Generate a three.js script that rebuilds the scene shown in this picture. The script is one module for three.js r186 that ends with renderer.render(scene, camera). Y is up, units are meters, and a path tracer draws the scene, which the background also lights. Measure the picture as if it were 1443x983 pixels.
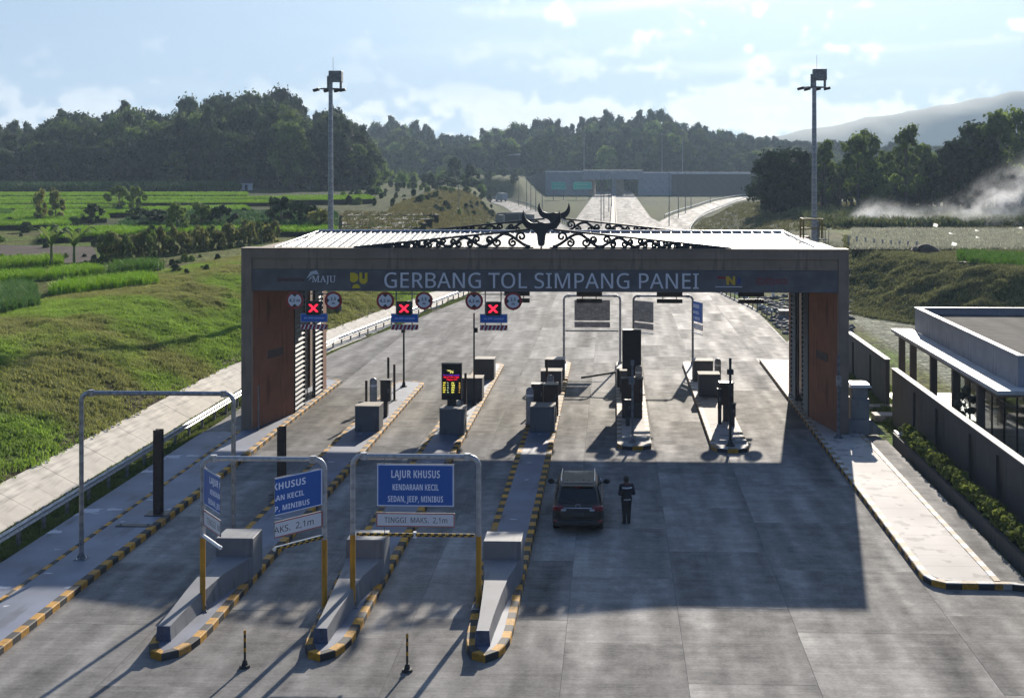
import * as THREE from 'three';
import { mergeGeometries } from 'three/addons/utils/BufferGeometryUtils.js';
import { RoundedBoxGeometry } from 'three/addons/geometries/RoundedBoxGeometry.js';
import { TextGeometry } from 'three/addons/geometries/TextGeometry.js';
import { FontLoader } from 'three/addons/loaders/FontLoader.js';
import { MarchingCubes } from 'three/addons/objects/MarchingCubes.js';

// ------------------------------------------------------------------ camera, sky, sun, exposure
const scene = new THREE.Scene();
const FOCAL = 1800, CX = 796, CY = 234, EYE = 13.2, YAW = Math.atan(69 / 1800);
const camera = new THREE.PerspectiveCamera(2 * Math.atan(749 / FOCAL) * 180 / Math.PI, 1592 / 1498, 0.5, 9000);
camera.position.set(0, EYE, 0);
camera.rotation.y = YAW;
camera.setViewOffset(1592, 1498, 0, 749 - CY, 1443, 983);
camera.updateProjectionMatrix();

const renderer = new THREE.WebGLRenderer({ antialias: true });
renderer.setSize(1024, 697);
renderer.toneMapping = THREE.LinearToneMapping;
renderer.toneMappingExposure = 2.2;
renderer.shadowMap.enabled = true;

const SUN = new THREE.Vector3(3.8, 9.1, -23.95).normalize();
const sun = new THREE.DirectionalLight(new THREE.Color(1, 0.91, 0.79), 5.0);
sun.position.copy(SUN).multiplyScalar(300).add(new THREE.Vector3(-3, 0, -70));
sun.target.position.set(-3, 0, -70);
sun.castShadow = true;
sun.shadow.mapSize.set(4096, 4096);
Object.assign(sun.shadow.camera, { left: -90, right: 90, top: 90, bottom: -90, near: 1, far: 800 });
scene.add(sun, sun.target);

// ------------------------------------------------------------------ seeded noise
function rng(seed) { let s = seed >>> 0; return () => { s = (s + 0x6d2b79f5) | 0; let t = Math.imul(s ^ (s >>> 15), 1 | s); t = (t + Math.imul(t ^ (t >>> 7), 61 | t)) ^ t; return ((t ^ (t >>> 14)) >>> 0) / 4294967296; }; }
const R = rng(7);
const rr = (a, b) => a + (b - a) * R();
const clamp = (x, a = 0, b = 1) => Math.min(b, Math.max(a, x)), lerp = (a, b, t) => a + (b - a) * t;
const sm = (a, b, x) => { const t = clamp((x - a) / (b - a)); return t * t * (3 - 2 * t); };
function hash(x, y, s) { let h = Math.imul(x | 0, 374761393) + Math.imul(y | 0, 668265263) + Math.imul(s | 0, 1274126177); h = Math.imul(h ^ (h >>> 13), 1274126177); return ((h ^ (h >>> 16)) >>> 0) / 4294967296; }
// value noise; px / py > 0 make it periodic
function vn(x, y, s = 0, px = 0, py = 0) {
  const ix = Math.floor(x), iy = Math.floor(y), fx = x - ix, fy = y - iy, u = fx * fx * (3 - 2 * fx), v = fy * fy * (3 - 2 * fy);
  const wx = (i) => (px ? ((i % px) + px) % px : i), wy = (i) => (py ? ((i % py) + py) % py : i);
  const a = hash(wx(ix), wy(iy), s), b = hash(wx(ix + 1), wy(iy), s), c = hash(wx(ix), wy(iy + 1), s), d = hash(wx(ix + 1), wy(iy + 1), s);
  return a + (b - a) * u + (c - a) * v + (a - b - c + d) * u * v;
}
function fbm(x, y, s = 0, oct = 4, px = 0, py = 0) { let v = 0, a = 0.5, t = 0; for (let i = 0; i < oct; i++) { v += a * vn(x, y, s + i * 17, px, py); t += a; a *= 0.5; x *= 2; y *= 2; px *= 2; py *= 2; } return v / t; }
const piece = (tbl, x) => { if (x <= tbl[0][0]) return tbl[0][1]; for (let i = 1; i < tbl.length; i++) if (x <= tbl[i][0]) return lerp(tbl[i - 1][1], tbl[i][1], (x - tbl[i - 1][0]) / (tbl[i][0] - tbl[i - 1][0])); return tbl[tbl.length - 1][1]; };

// ------------------------------------------------------------------ sky: late afternoon, thin cumulus, bright round the sun
{
  const W = 4096, Hh = 2048, data = new Float32Array(W * Hh * 4), d = new THREE.Vector3();
  for (let r = 0; r < Hh; r++) {
    const el = ((r + 0.5) / Hh - 0.5) * Math.PI, y = Math.sin(el), ce = Math.cos(el), e = el * 180 / Math.PI;
    for (let c = 0; c < W; c++) {
      const az = ((c + 0.5) / W - 0.5) * 2 * Math.PI, o = (r * W + c) * 4;
      d.set(Math.cos(az) * ce, y, Math.sin(az) * ce);
      const ang = Math.acos(clamp(d.dot(SUN), -1, 1)) * 180 / Math.PI;
      const up = Math.pow(clamp(1 - Math.max(0, y)), 5), glow = Math.exp(-ang / 21), wide = 0.5 + 0.5 * Math.cos(Math.min(ang, 180) * Math.PI / 180);
      let R0 = lerp(0.010, 0.075, up) + wide * lerp(0.018, 0.085, up) + glow * 0.72;
      let G0 = lerp(0.036, 0.125, up) + wide * lerp(0.038, 0.13, up) + glow * 0.79;
      let B0 = lerp(0.125, 0.20, up) + wide * lerp(0.072, 0.17, up) + glow * 0.735;
      if (e > 0 && e < 40) {
        const a = az * 180 / Math.PI, lift = Math.pow(e + 0.6, 0.85), big = fbm(a / 13 + 5.3, lift / 3.1 + 2.2, 91, 2);
        let n = fbm(a / 2.2, lift / 0.62, 11, 6) * 0.66 + fbm(a / 0.5, lift / 0.26, 33, 5) * 0.34;
        const near = Math.exp(-ang / 16), band = 0.10 * sm(0.2, 1.0, e) * (1 - sm(1.6, 3.6, e)) + 0.20 * near * (1 - sm(5, 9, e)) - 0.12 * sm(2.6, 5.0, e) * (1 - near);
        n += band + (big - 0.5) * 0.25;
        let cl = sm(0.56, 0.69, n) * (0.60 + 0.45 * near);
        const wisp = fbm(a / 9 + e * 0.32, e / 0.8 - a * 0.1, 61, 5); cl = Math.max(cl, sm(0.60, 0.85, wisp) * 0.3 * sm(1, 5, e));
        cl *= (1 - sm(25, 40, e)) * (1 - 0.75 * sm(2.2, 4.2, e) * (1 - sm(0.22, 0.42, near)));
        const k = (0.18 + wide * 0.46 + glow * 0.74) * (1.0 - 0.16 * sm(0.64, 0.86, n));
        R0 = lerp(R0, k * 1.0, cl); G0 = lerp(G0, k * 1.0, cl); B0 = lerp(B0, k * 0.99, cl);
        const hz = Math.exp(-e / 1.3) * 0.35; const hk = 0.17 + wide * 0.55 + glow * 0.28; R0 = lerp(R0, hk * 0.95, hz); G0 = lerp(G0, hk * 1.02, hz); B0 = lerp(B0, hk * 1.06, hz);
      }
      if (e <= 0) { R0 = 0.12; G0 = 0.14; B0 = 0.15; }
      data[o] = R0; data[o + 1] = G0; data[o + 2] = B0; data[o + 3] = 1;
    }
  }
  const t = new THREE.DataTexture(data, W, Hh, THREE.RGBAFormat, THREE.FloatType);
  t.mapping = THREE.EquirectangularReflectionMapping; t.magFilter = THREE.LinearFilter; t.needsUpdate = true;
  scene.background = t; scene.environment = t;
}
scene.fog = new THREE.FogExp2(new THREE.Color(0.64, 0.83, 1.0), 0.00027);

// ------------------------------------------------------------------ naming and building helpers
const taken = new Map();
function numbered(n) { const k = taken.get(n) ?? 0; taken.set(n, k + 1); return k ? n + '_' + String(k).padStart(3, '0') : n; }
function thing(name, label, category, [x, y, z] = [0, 0, 0], turn = 0, group) {
  const o = new THREE.Group(); o.name = numbered(name); o.position.set(x, y, z); o.rotation.y = turn;
  o.userData = { label, category }; if (group) o.userData.group = group;
  scene.add(o); return o;
}
function setting(name, label, o) { o.name = numbered(name); o.userData = { kind: 'structure' }; if (label) o.userData.label = label; scene.add(o); return o; }
function stuff(name, label, category, o) { o.name = numbered(name); o.userData = { kind: 'stuff', label, category }; scene.add(o); return o; }
function copy(src, name, pos, turn, label, group, scale) {
  const o = src.clone(); o.name = numbered(name); o.userData = { ...src.userData }; o.position.set(...pos); o.rotation.y = turn ?? 0; if (scale) o.scale.copy(scale.isVector3 ? scale : new THREE.Vector3(scale, scale, scale));
  if (label) o.userData.label = label; if (group) o.userData.group = group; scene.add(o); return o;
}
function prep(g) { let q = g.index ? g.toNonIndexed() : g; for (const k of Object.keys(q.attributes)) if (!['position', 'normal', 'uv', 'color'].includes(k)) q.deleteAttribute(k); if (!q.attributes.normal) q.computeVertexNormals(); if (!q.attributes.uv) q.setAttribute('uv', new THREE.BufferAttribute(new Float32Array(q.attributes.position.count * 2), 2)); return q; }
function merged(list) { const a = [].concat(list).map(prep); return a.length === 1 ? a[0] : mergeGeometries(a); }
// uv in metres, by the axis the face looks along
function metres(g, k = 1) {
  const p = g.attributes.position, n = g.attributes.normal, uv = new Float32Array(p.count * 2);
  for (let i = 0; i < p.count; i++) {
    const ax = Math.abs(n.getX(i)), ay = Math.abs(n.getY(i)), az = Math.abs(n.getZ(i)), x = p.getX(i), y = p.getY(i), z = p.getZ(i);
    if (ay >= ax && ay >= az) { uv[i * 2] = x * k; uv[i * 2 + 1] = -z * k; } else if (ax >= az) { uv[i * 2] = z * k; uv[i * 2 + 1] = y * k; } else { uv[i * 2] = x * k; uv[i * 2 + 1] = y * k; }
  }
  g.setAttribute('uv', new THREE.BufferAttribute(uv, 2)); return g;
}
function part(name, geos, material, parent, keepUV) {
  const g = merged(geos); if (!keepUV) metres(g);
  const m = new THREE.Mesh(g, material); m.name = name; m.castShadow = m.receiveShadow = true; if (parent) parent.add(m); return m;
}
const T = (g, x = 0, y = 0, z = 0) => g.translate(x, y, z);
function box(x0, x1, y0, y1, z0, z1, bev = 0) {
  const w = x1 - x0, h = y1 - y0, d = z1 - z0, g = bev ? new RoundedBoxGeometry(w, h, d, 1, Math.min(bev, w / 2.01, h / 2.01, d / 2.01)) : new THREE.BoxGeometry(w, h, d);
  return g.translate((x0 + x1) / 2, (y0 + y1) / 2, (z0 + z1) / 2);
}
function cyl(x, z, y0, y1, r0, r1 = r0, seg = 12) { return new THREE.CylinderGeometry(r1, r0, y1 - y0, seg).translate(x, (y0 + y1) / 2, z); }
function tube(pts, r, seg = 6, n, closed = false) { const v = pts.map((p) => new THREE.Vector3(...p)); const c = pts.length === 2 ? new THREE.LineCurve3(v[0], v[1]) : new THREE.CatmullRomCurve3(v, closed, 'centripetal'); return new THREE.TubeGeometry(c, n ?? (pts.length === 2 ? 1 : pts.length * 4), r, seg, closed); }
function rod(a, b, r, seg = 8) { const A = new THREE.Vector3(...a), Bv = new THREE.Vector3(...b), d = Bv.clone().sub(A), L = d.length(), g = new THREE.CylinderGeometry(r, r, L, seg); g.applyQuaternion(new THREE.Quaternion().setFromUnitVectors(new THREE.Vector3(0, 1, 0), d.normalize())); return g.translate((A.x + Bv.x) / 2, (A.y + Bv.y) / 2, (A.z + Bv.z) / 2); }
function prism(pts, depth, bev = 0) { const s = new THREE.Shape(pts.map((p) => new THREE.Vector2(p[0], p[1]))); return new THREE.ExtrudeGeometry(s, { depth, bevelEnabled: bev > 0, bevelSize: bev, bevelThickness: bev, bevelSegments: 1, steps: 1 }); }
function paint(g, c) { const n = g.attributes.position.count, a = new Float32Array(n * 3); for (let i = 0; i < n; i++) { a[i * 3] = c[0]; a[i * 3 + 1] = c[1]; a[i * 3 + 2] = c[2]; } g.setAttribute('color', new THREE.BufferAttribute(a, 3)); return g; }

// ------------------------------------------------------------------ measuring: where a sight line through a pixel of the survey picture meets a height
const cosY = Math.cos(YAW), sinY = Math.sin(YAW);
function at(px, py, h = 0) { const u = (px - CX) / FOCAL, v = (CY - py) / FOCAL, t = (h - EYE) / v; return [(u * cosY - sinY) * t, (-u * sinY - cosY) * t]; }
const bearing = (px, dist) => { const u = (px - CX) / FOCAL; return [(u * cosY - sinY) * dist, (-u * sinY - cosY) * dist]; };
const heightAt = (py, dist) => EYE + (CY - py) / FOCAL * dist;

// ------------------------------------------------------------------ textures
function dataTex(n, f, srgb = true, rep = 1, aspect = 1) {
  const w = n, h = Math.round(n * aspect), d = new Uint8Array(w * h * 4);
  for (let y = 0; y < h; y++) for (let x = 0; x < w; x++) { const c = f(x / w, y / h), o = (y * w + x) * 4; d[o] = clamp(c[0]) * 255; d[o + 1] = clamp(c[1]) * 255; d[o + 2] = clamp(c[2]) * 255; d[o + 3] = 255; }
  const t = new THREE.DataTexture(d, w, h); t.wrapS = t.wrapT = THREE.RepeatWrapping; t.magFilter = THREE.LinearFilter; t.minFilter = THREE.LinearMipmapLinearFilter; t.generateMipmaps = true;
  if (srgb) t.colorSpace = THREE.SRGBColorSpace; t.repeat.set(1 / rep, 1 / (rep * aspect)); t.needsUpdate = true; return t;
}
const g3 = (v, r = 1, g = 1, b = 1) => [v * r, v * g, v * b];
// brushed road concrete, 20 m a side: fine cross brushing, wheel-path streaks along the road, dark patches
const roadTone = (u, v) => {
  const patch = fbm(u * 5, v * 4, 3, 5, 5, 4), streak = fbm(u * 26, v * 3, 8, 4, 26, 3), brush = fbm(u * 10, v * 260, 12, 2, 10, 260), mott = fbm(u * 44, v * 40, 61, 4, 44, 40), speck = vn(u * 400, v * 400, 5, 400, 400), pale = sm(0.56, 0.78, fbm(u * 8, v * 5, 29, 5, 8, 5)), oil = sm(0.60, 0.82, fbm(u * 16, v * 7, 41, 4, 16, 7));
  const tyre = sm(0.55, 0.75, vn(u * 20, v * 1.0 + 0.5, 68, 20, 1)) * (0.5 + fbm(u * 60, v * 4, 69, 3, 60, 4));
  return 0.76 - tyre * 0.06 + (patch - 0.5) * 0.09 + (streak - 0.5) * 0.34 + (brush - 0.5) * 0.09 + (mott - 0.5) * 0.20 + (speck - 0.5) * 0.08 + pale * 0.06 - oil * 0.07;
};
const roadMap = dataTex(1024, (u, v) => { const t = roadTone(u, v); return g3(t, 1.0, 0.985, 0.955); }, true, 20);
const roadRough = dataTex(512, (u, v) => { const t = 0.80 - (roadTone(u, v) - 0.7) * 0.5; return [t, t, t]; }, false, 20);
const roadBump = dataTex(512, (u, v) => g3(0.5 * fbm(u * 60, v * 160, 2, 3, 60, 160) + 0.5 * fbm(u * 8, v * 8, 9, 3, 8, 8)), false, 6);
const plainMap = dataTex(512, (u, v) => g3(0.80 + (fbm(u * 6, v * 6, 21, 5, 6, 6) - 0.5) * 0.34 + (vn(u * 200, v * 200, 4, 200, 200) - 0.5) * 0.06), true, 3);
const streakMap = dataTex(512, (u, v) => { const run = sm(0.5, 0.85, fbm(u * 24, v * 2, 71, 4, 24, 2)); return g3(0.84 + (fbm(u * 5, v * 5, 23, 5, 5, 5) - 0.5) * 0.24 - run * 0.18, 1, 0.99, 0.97); }, true, 4);
const peelMap = dataTex(1024, (u, v) => { const n = fbm(u * 10, v * 16, 77, 6, 10, 16), p = sm(0.675, 0.70, n + (fbm(u * 3, v * 2, 15, 2, 3, 2) - 0.5) * 0.35), b = 0.60 + (fbm(u * 7, v * 7, 52, 5, 7, 7) - 0.5) * 0.26 - sm(0.6, 0.8, fbm(u * 14, v * 4, 88, 4, 14, 4)) * 0.14; return [lerp(b * 0.95, 0.95, p), lerp(b * 0.98, 0.94, p), lerp(b * 1.04, 0.92, p)]; }, true, 9);
const peelWhite = dataTex(512, (u, v) => { const n = fbm(u * 14, v * 14, 177, 5, 14, 14), b = 0.92 + (fbm(u * 5, v * 5, 152, 5, 5, 5) - 0.5) * 0.2 - sm(0.6, 0.72, n) * 0.16 - (Math.abs((v * 6) % 1 - 0.5) > 0.485 ? 0.15 : 0); return [b, b * 0.99, b * 0.975]; }, true, 7);
const wearMap = dataTex(256, (u, v) => { const n = fbm(u * 12, v * 12, 14, 5, 12, 12); return g3(0.86 + (n - 0.5) * 0.45 - sm(0.60, 0.70, n) * 0.22 - sm(0.62, 0.75, fbm(u * 30, v * 30, 15, 3, 30, 30)) * 0.14); }, true, 1.6);
const grassMap = dataTex(1024, (u, v) => { const n = fbm(u * 40, v * 40, 5, 4, 40, 40), l = fbm(u * 90, v * 34, 6, 3, 90, 34), b = fbm(u * 6, v * 6, 17, 4, 6, 6); const t = 0.42 + n * 0.5 + (l - 0.5) * 0.5 + (b - 0.5) * 0.35; return [t * 0.97, t, t * 0.9]; }, true, 12);
const grassBump = dataTex(512, (u, v) => g3(fbm(u * 30, v * 30, 5, 5, 30, 30)), false, 8);
const metalMap = dataTex(256, (u, v) => g3(0.78 + (fbm(u * 8, v * 8, 31, 5, 8, 8) - 0.5) * 0.4), true, 1);
const lin = (r, g = r, b = r) => new THREE.Color().setRGB(r, g, b);
const M = (color, roughness = 0.8, o = {}) => new (o.specularIntensity !== undefined ? THREE.MeshPhysicalMaterial : THREE.MeshStandardMaterial)({ color: color.isColor ? color : lin(...[].concat(color)), roughness, metalness: 0, side: THREE.DoubleSide, ...o });
const mat = {
  deck: M([0.45, 0.485, 0.57], 0.62, { map: peelMap }), deckWhite: M([0.52, 0.50, 0.475], 0.8, { map: peelWhite, specularIntensity: 0.5 }),
  kerb: M([1, 1, 1], 0.75, { vertexColors: true, map: wearMap }),
  block: M([0.23, 0.25, 0.285], 0.7, { map: streakMap }), nose: M([0.10, 0.13, 0.22], 0.5, { map: wearMap }),
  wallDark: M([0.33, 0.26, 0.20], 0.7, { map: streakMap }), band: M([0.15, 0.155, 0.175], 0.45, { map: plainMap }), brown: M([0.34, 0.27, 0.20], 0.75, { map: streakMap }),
  brick: M([0.38, 0.155, 0.09], 0.8, { map: streakMap }), slat: M([0.095, 0.10, 0.108], 0.6, { metalness: 0.3, map: metalMap }),
  dark: M([0.022, 0.022, 0.024], 0.55), darkMetal: M([0.035, 0.036, 0.038], 0.5, { metalness: 0.3 }), rust: M([0.075, 0.045, 0.032], 0.75, { map: wearMap }),
  galv: M([0.52, 0.54, 0.57], 0.42, { metalness: 0.75, map: metalMap }), galvDull: M([0.34, 0.36, 0.38], 0.6, { metalness: 0.5, map: metalMap }), post: M([0.62, 0.64, 0.66], 0.42, { metalness: 0.2, map: metalMap }),
  yellow: M([0.74, 0.37, 0.012], 0.5, { map: plainMap }), white: M([0.78, 0.78, 0.76], 0.45), red: M([0.50, 0.02, 0.02], 0.45), blue: M([0.012, 0.06, 0.36], 0.4), black: M([0.012, 0.012, 0.013], 0.5),
  ornament: M([0.020, 0.022, 0.026], 0.45, { metalness: 0.2 }), roof: M([0.72, 0.73, 0.74], 0.36, { metalness: 0.85, map: metalMap }),
  lining: M([0.50, 0.47, 0.42], 0.85, { map: streakMap }), soil: M([0.10, 0.07, 0.05], 0.95, { map: plainMap }), signBack: M([0.46, 0.46, 0.46], 0.6, { metalness: 0.2, map: metalMap }),
  glass: new THREE.MeshPhysicalMaterial({ color: lin(0.75, 0.8, 0.8), roughness: 0.05, transmission: 1, thickness: 0 }),
};
// ================================================================== TERRAIN
const ROAD_L = [[-600, -9.2], [-300, -9.5], [-230, -12], [-170, -12.5], [-138, -13.2], [-92, -19.8], [-84, -20.4], [40, -20.4]];
const ROAD_R = [[-600, 9.5], [-330, 9.5], [-280, 12], [-230, 11], [-140, 10.5], [-121, 13.1], [-92, 13], [40, 13]];
const FOOT_L = [[-600, -30], [-320, -27], [-247, -24], [-170, -15.5], [-138, -14.6], [-77, -22.3], [40, -22.2]];
const TOP_L = [[-600, 14], [-250, 13], [-117, 15.5], [-75, 10.3], [-60, 9.3], [40, 9]];
const ramps = [
  { w: 8.4, pts: [[8.5, -215], [11, -260], [18, -330], [30.5, -410], [46, -500], [70, -585], [120, -690]] },
  { w: 8, pts: [[-8, -215], [-13, -270], [-22, -340], [-36, -440], [-56, -520], [-95, -570]] },
];
for (const r of ramps) r.curve = new THREE.CatmullRomCurve3(r.pts.map((p) => new THREE.Vector3(p[0], 0, p[1])), false, 'centripetal').getPoints(80);
function rampDist(x, z) { let m = 1e9; if (z > -180) return m; for (const r of ramps) for (let i = 1; i < r.curve.length; i++) { const a = r.curve[i - 1], b = r.curve[i], dx = b.x - a.x, dz = b.z - a.z, t = clamp(((x - a.x) * dx + (z - a.z) * dz) / (dx * dx + dz * dz)); m = Math.min(m, Math.hypot(x - a.x - dx * t, z - a.z - dz * t) - r.w / 2); } return m; }
function terrain(x, z) {
  let h = -0.12;
  const fl = piece(FOOT_L, z), tl = piece(TOP_L, z), s = fl - x;
  if (s > 0) {
    const lift = 4.2 + 2.8 * sm(-110, -360, z) + 2 * sm(-420, -620, z) + (fbm(x / 26, z / 26, 201, 3) - 0.5) * 0.35 * sm(12, 40, s);
        if (s < 1.45) h = lerp(-0.1, 0.8, s / 1.45); else { const e0 = 1.45 - (tl - 1.45) * 0.25, k = sm(e0, tl, s), k0 = sm(e0, tl, 1.45); h = lerp(0.8, lift, (k - k0) / (1 - k0)); h += ((fbm(x * 0.7, z * 0.35, 77, 4) - 0.5) * 0.7 + (fbm(x * 2.4 + z * 0.6, z * 0.9, 78, 3) - 0.5) * 0.26) * sm(1.5, 3.2, s) * (1 - sm(tl, tl + 4, s)); }
  }
  const fr = piece([[-600, 11], [-330, 11], [-280, 13.4], [-230, 12.4], [-150, 13.5], [-130, 16], [-112, 22], [-97, 31], [-86, 60], [-80, 200]], z);
  if (x > fr && z < -82) {
    const k = sm(0, 14, x - fr) * (1 - sm(-318, -345, z) * (1 - sm(60, 120, x)));
    h = lerp(h, 4.2 + (fbm(x / 14, z / 14, 55, 3) - 0.5) * 0.5, k) + (fbm(x * 0.4, z * 0.4, 57, 3) - 0.5) * 1.3 * sm(0.05, 0.5, k) * (1 - sm(0.9, 1, k));
  }
  const back = sm(-600, -760, z); h = Math.max(h, back * (9 + 5 * fbm(x / 90, z / 90, 31, 3)));
  h += 16 * sm(-760, -1500, z) * (0.5 + fbm(x / 220, z / 220, 37, 3));
  if (z < -180) { const d = rampDist(x, z); if (d < 14) h = lerp(-0.12, h, sm(1.2, 12, d)); }
  if (z > -700 && x > piece(ROAD_L, z) - 1.2 && x < piece(ROAD_R, z) + 1.2) h = -0.12;
  return h;
}
{
  const xs = [], zs = [];
  for (let x = -1500; x < -260; x += 62) xs.push(x); for (let x = -260; x < -90; x += 6) xs.push(x); for (let x = -90; x < -42; x += 1.6) xs.push(x); for (let x = -42; x < -20; x += 0.42) xs.push(x); for (let x = -20; x < 40; x += 1.1) xs.push(x); for (let x = 40; x < 130; x += 4) xs.push(x); for (let x = 130; x <= 1700; x += 62) xs.push(x);
  for (let z = 60; z > -30; z -= 6) zs.push(z); for (let z = -30; z > -150; z -= 0.62) zs.push(z); for (let z = -150; z > -420; z -= 2.4) zs.push(z); for (let z = -420; z > -800; z -= 9) zs.push(z); for (let z = -800; z >= -3400; z -= 60) zs.push(z);
  const nx = xs.length, nz = zs.length, pos = new Float32Array(nx * nz * 3), col = new Float32Array(nx * nz * 3), uv = new Float32Array(nx * nz * 2), idx = [];
  for (let j = 0; j < nz; j++) for (let i = 0; i < nx; i++) {
    const x = xs[i], z = zs[j], k = j * nx + i, h = terrain(x, z);
    pos[k * 3] = x; pos[k * 3 + 1] = h; pos[k * 3 + 2] = z; uv[k * 2] = x; uv[k * 2 + 1] = -z;
    const n = fbm(x * 0.16, z * 0.1, 301, 4), n2 = fbm(x * 0.9, z * 0.5, 302, 3), s = piece(FOOT_L, z) - x;
    const n4 = fbm(x * 2.6 + z * 0.7, z * 1.1, 303, 3); let c = [lerp(0.13, 0.23, n2), lerp(0.16, 0.225, n2), lerp(0.04, 0.065, n2)];
    const green = sm(0.47, 0.62, n), earth = 0.7 * sm(0.60, 0.72, fbm(x * 0.35, z * 0.2, 305, 4));
    c = [lerp(c[0], 0.155, green), lerp(c[1], 0.235, green), lerp(c[2], 0.035, green)]; c = [lerp(c[0], 0.13, earth), lerp(c[1], 0.10, earth), lerp(c[2], 0.065, earth)];
    if (s > 1.4 && s < 2.6) { const e = (1 - sm(1.6, 2.7, s)) * sm(0.35, 0.6, n2 + 0.15); c = [lerp(c[0], 0.085, e), lerp(c[1], 0.06, e), lerp(c[2], 0.045, e)]; }
    if (s < 0 && s > -6 && z > -150) { const e = sm(0.45, 0.6, n2); c = [lerp(0.085, 0.12, e), lerp(0.125, 0.11, e), lerp(0.03, 0.05, e)]; }
    const frb = piece([[-150, 13.5], [-130, 16], [-112, 22], [-97, 31], [-86, 60]], z); if (x > 20 && x < frb && z > -120 && z < 60) { c = [0.30 + n2 * 0.1, 0.29 + n2 * 0.1, 0.27 + n2 * 0.09]; }
    if (x > frb && x < frb + 17 && z <= -84 && z > -175) { const e = sm(0.42, 0.6, n2 * 0.5 + n * 0.5); c = [lerp(0.19, 0.09, e), lerp(0.175, 0.125, e), lerp(0.085, 0.04, e)]; }
    { const q = lerp(0.55, 1.35, n4); c = c.map((v) => v * q); } if (z < -180) { const q = fbm(x / 18, z / 40, 309, 3), w = sm(0.4, 0.6, q); c = [lerp(0.055, 0.09, w), lerp(0.08, 0.11, w), lerp(0.028, 0.035, w)]; }
    col.set(c, k * 3);
  }
  for (let j = 0; j < nz - 1; j++) for (let i = 0; i < nx - 1; i++) { const a = j * nx + i, b = a + 1, c = a + nx, d = c + 1; idx.push(a, b, c, b, d, c); }
  const g = new THREE.BufferGeometry(); g.setAttribute('position', new THREE.BufferAttribute(pos, 3)); g.setAttribute('color', new THREE.BufferAttribute(col, 3)); g.setAttribute('uv', new THREE.BufferAttribute(uv, 2)); g.setIndex(idx); g.computeVertexNormals();
  if (g.attributes.normal.getY(0) < 0) { g.setIndex(idx.map((_, i) => idx[i - (i % 3) + [0, 2, 1][i % 3]])); g.computeVertexNormals(); }
  const m = new THREE.Mesh(g, M([1.25, 1.25, 1.25], 0.95, { vertexColors: true, map: grassMap, bumpMap: grassBump, bumpScale: 0.2, specularIntensity: 0.08 })); m.receiveShadow = m.castShadow = true;
  setting('terrain', 'grassy ground with banks beside the toll plaza', m);
}
// hazy mountain far to the right
{
  const pts = [], nx = 90, nz = 14, pos = [], idx = [], D = 2600;
  for (let j = 0; j < nz; j++) for (let i = 0; i < nx; i++) {
    const px = 980 + i * 12, p = bearing(px, D + j * 60 - 300), t = j / (nz - 1);
    const crest = piece([[980, 40], [1040, 66], [1070, 78], [1120, 92], [1160, 104], [1200, 116], [1260, 131], [1320, 152], [1380, 168], [1443, 186], [1600, 230], [2060, 250]], px) * 1.0;
    const prof = Math.sin(clamp(t / 0.62, 0, 1) * Math.PI / 2) * (t > 0.62 ? 1 - (t - 0.62) * 1.2 : 1);
    pos.push(p[0], crest * prof * (0.96 + 0.16 * (fbm(i / 5, j / 2, 9, 3) - 0.5)) + (fbm(i / 2.2, j / 1.6, 19, 3) - 0.5) * 9, p[1]);
  }
  for (let j = 0; j < nz - 1; j++) for (let i = 0; i < nx - 1; i++) { const a = j * nx + i; idx.push(a, a + 1, a + nx, a + 1, a + nx + 1, a + nx); }
  const g = new THREE.BufferGeometry(); g.setAttribute('position', new THREE.Float32BufferAttribute(pos, 3)); g.setIndex(idx); g.computeVertexNormals();
  setting('mountain', 'pale blue forested mountain rising on the right horizon', new THREE.Mesh(g, M([0.05, 0.075, 0.045], 0.95)));
}

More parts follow.
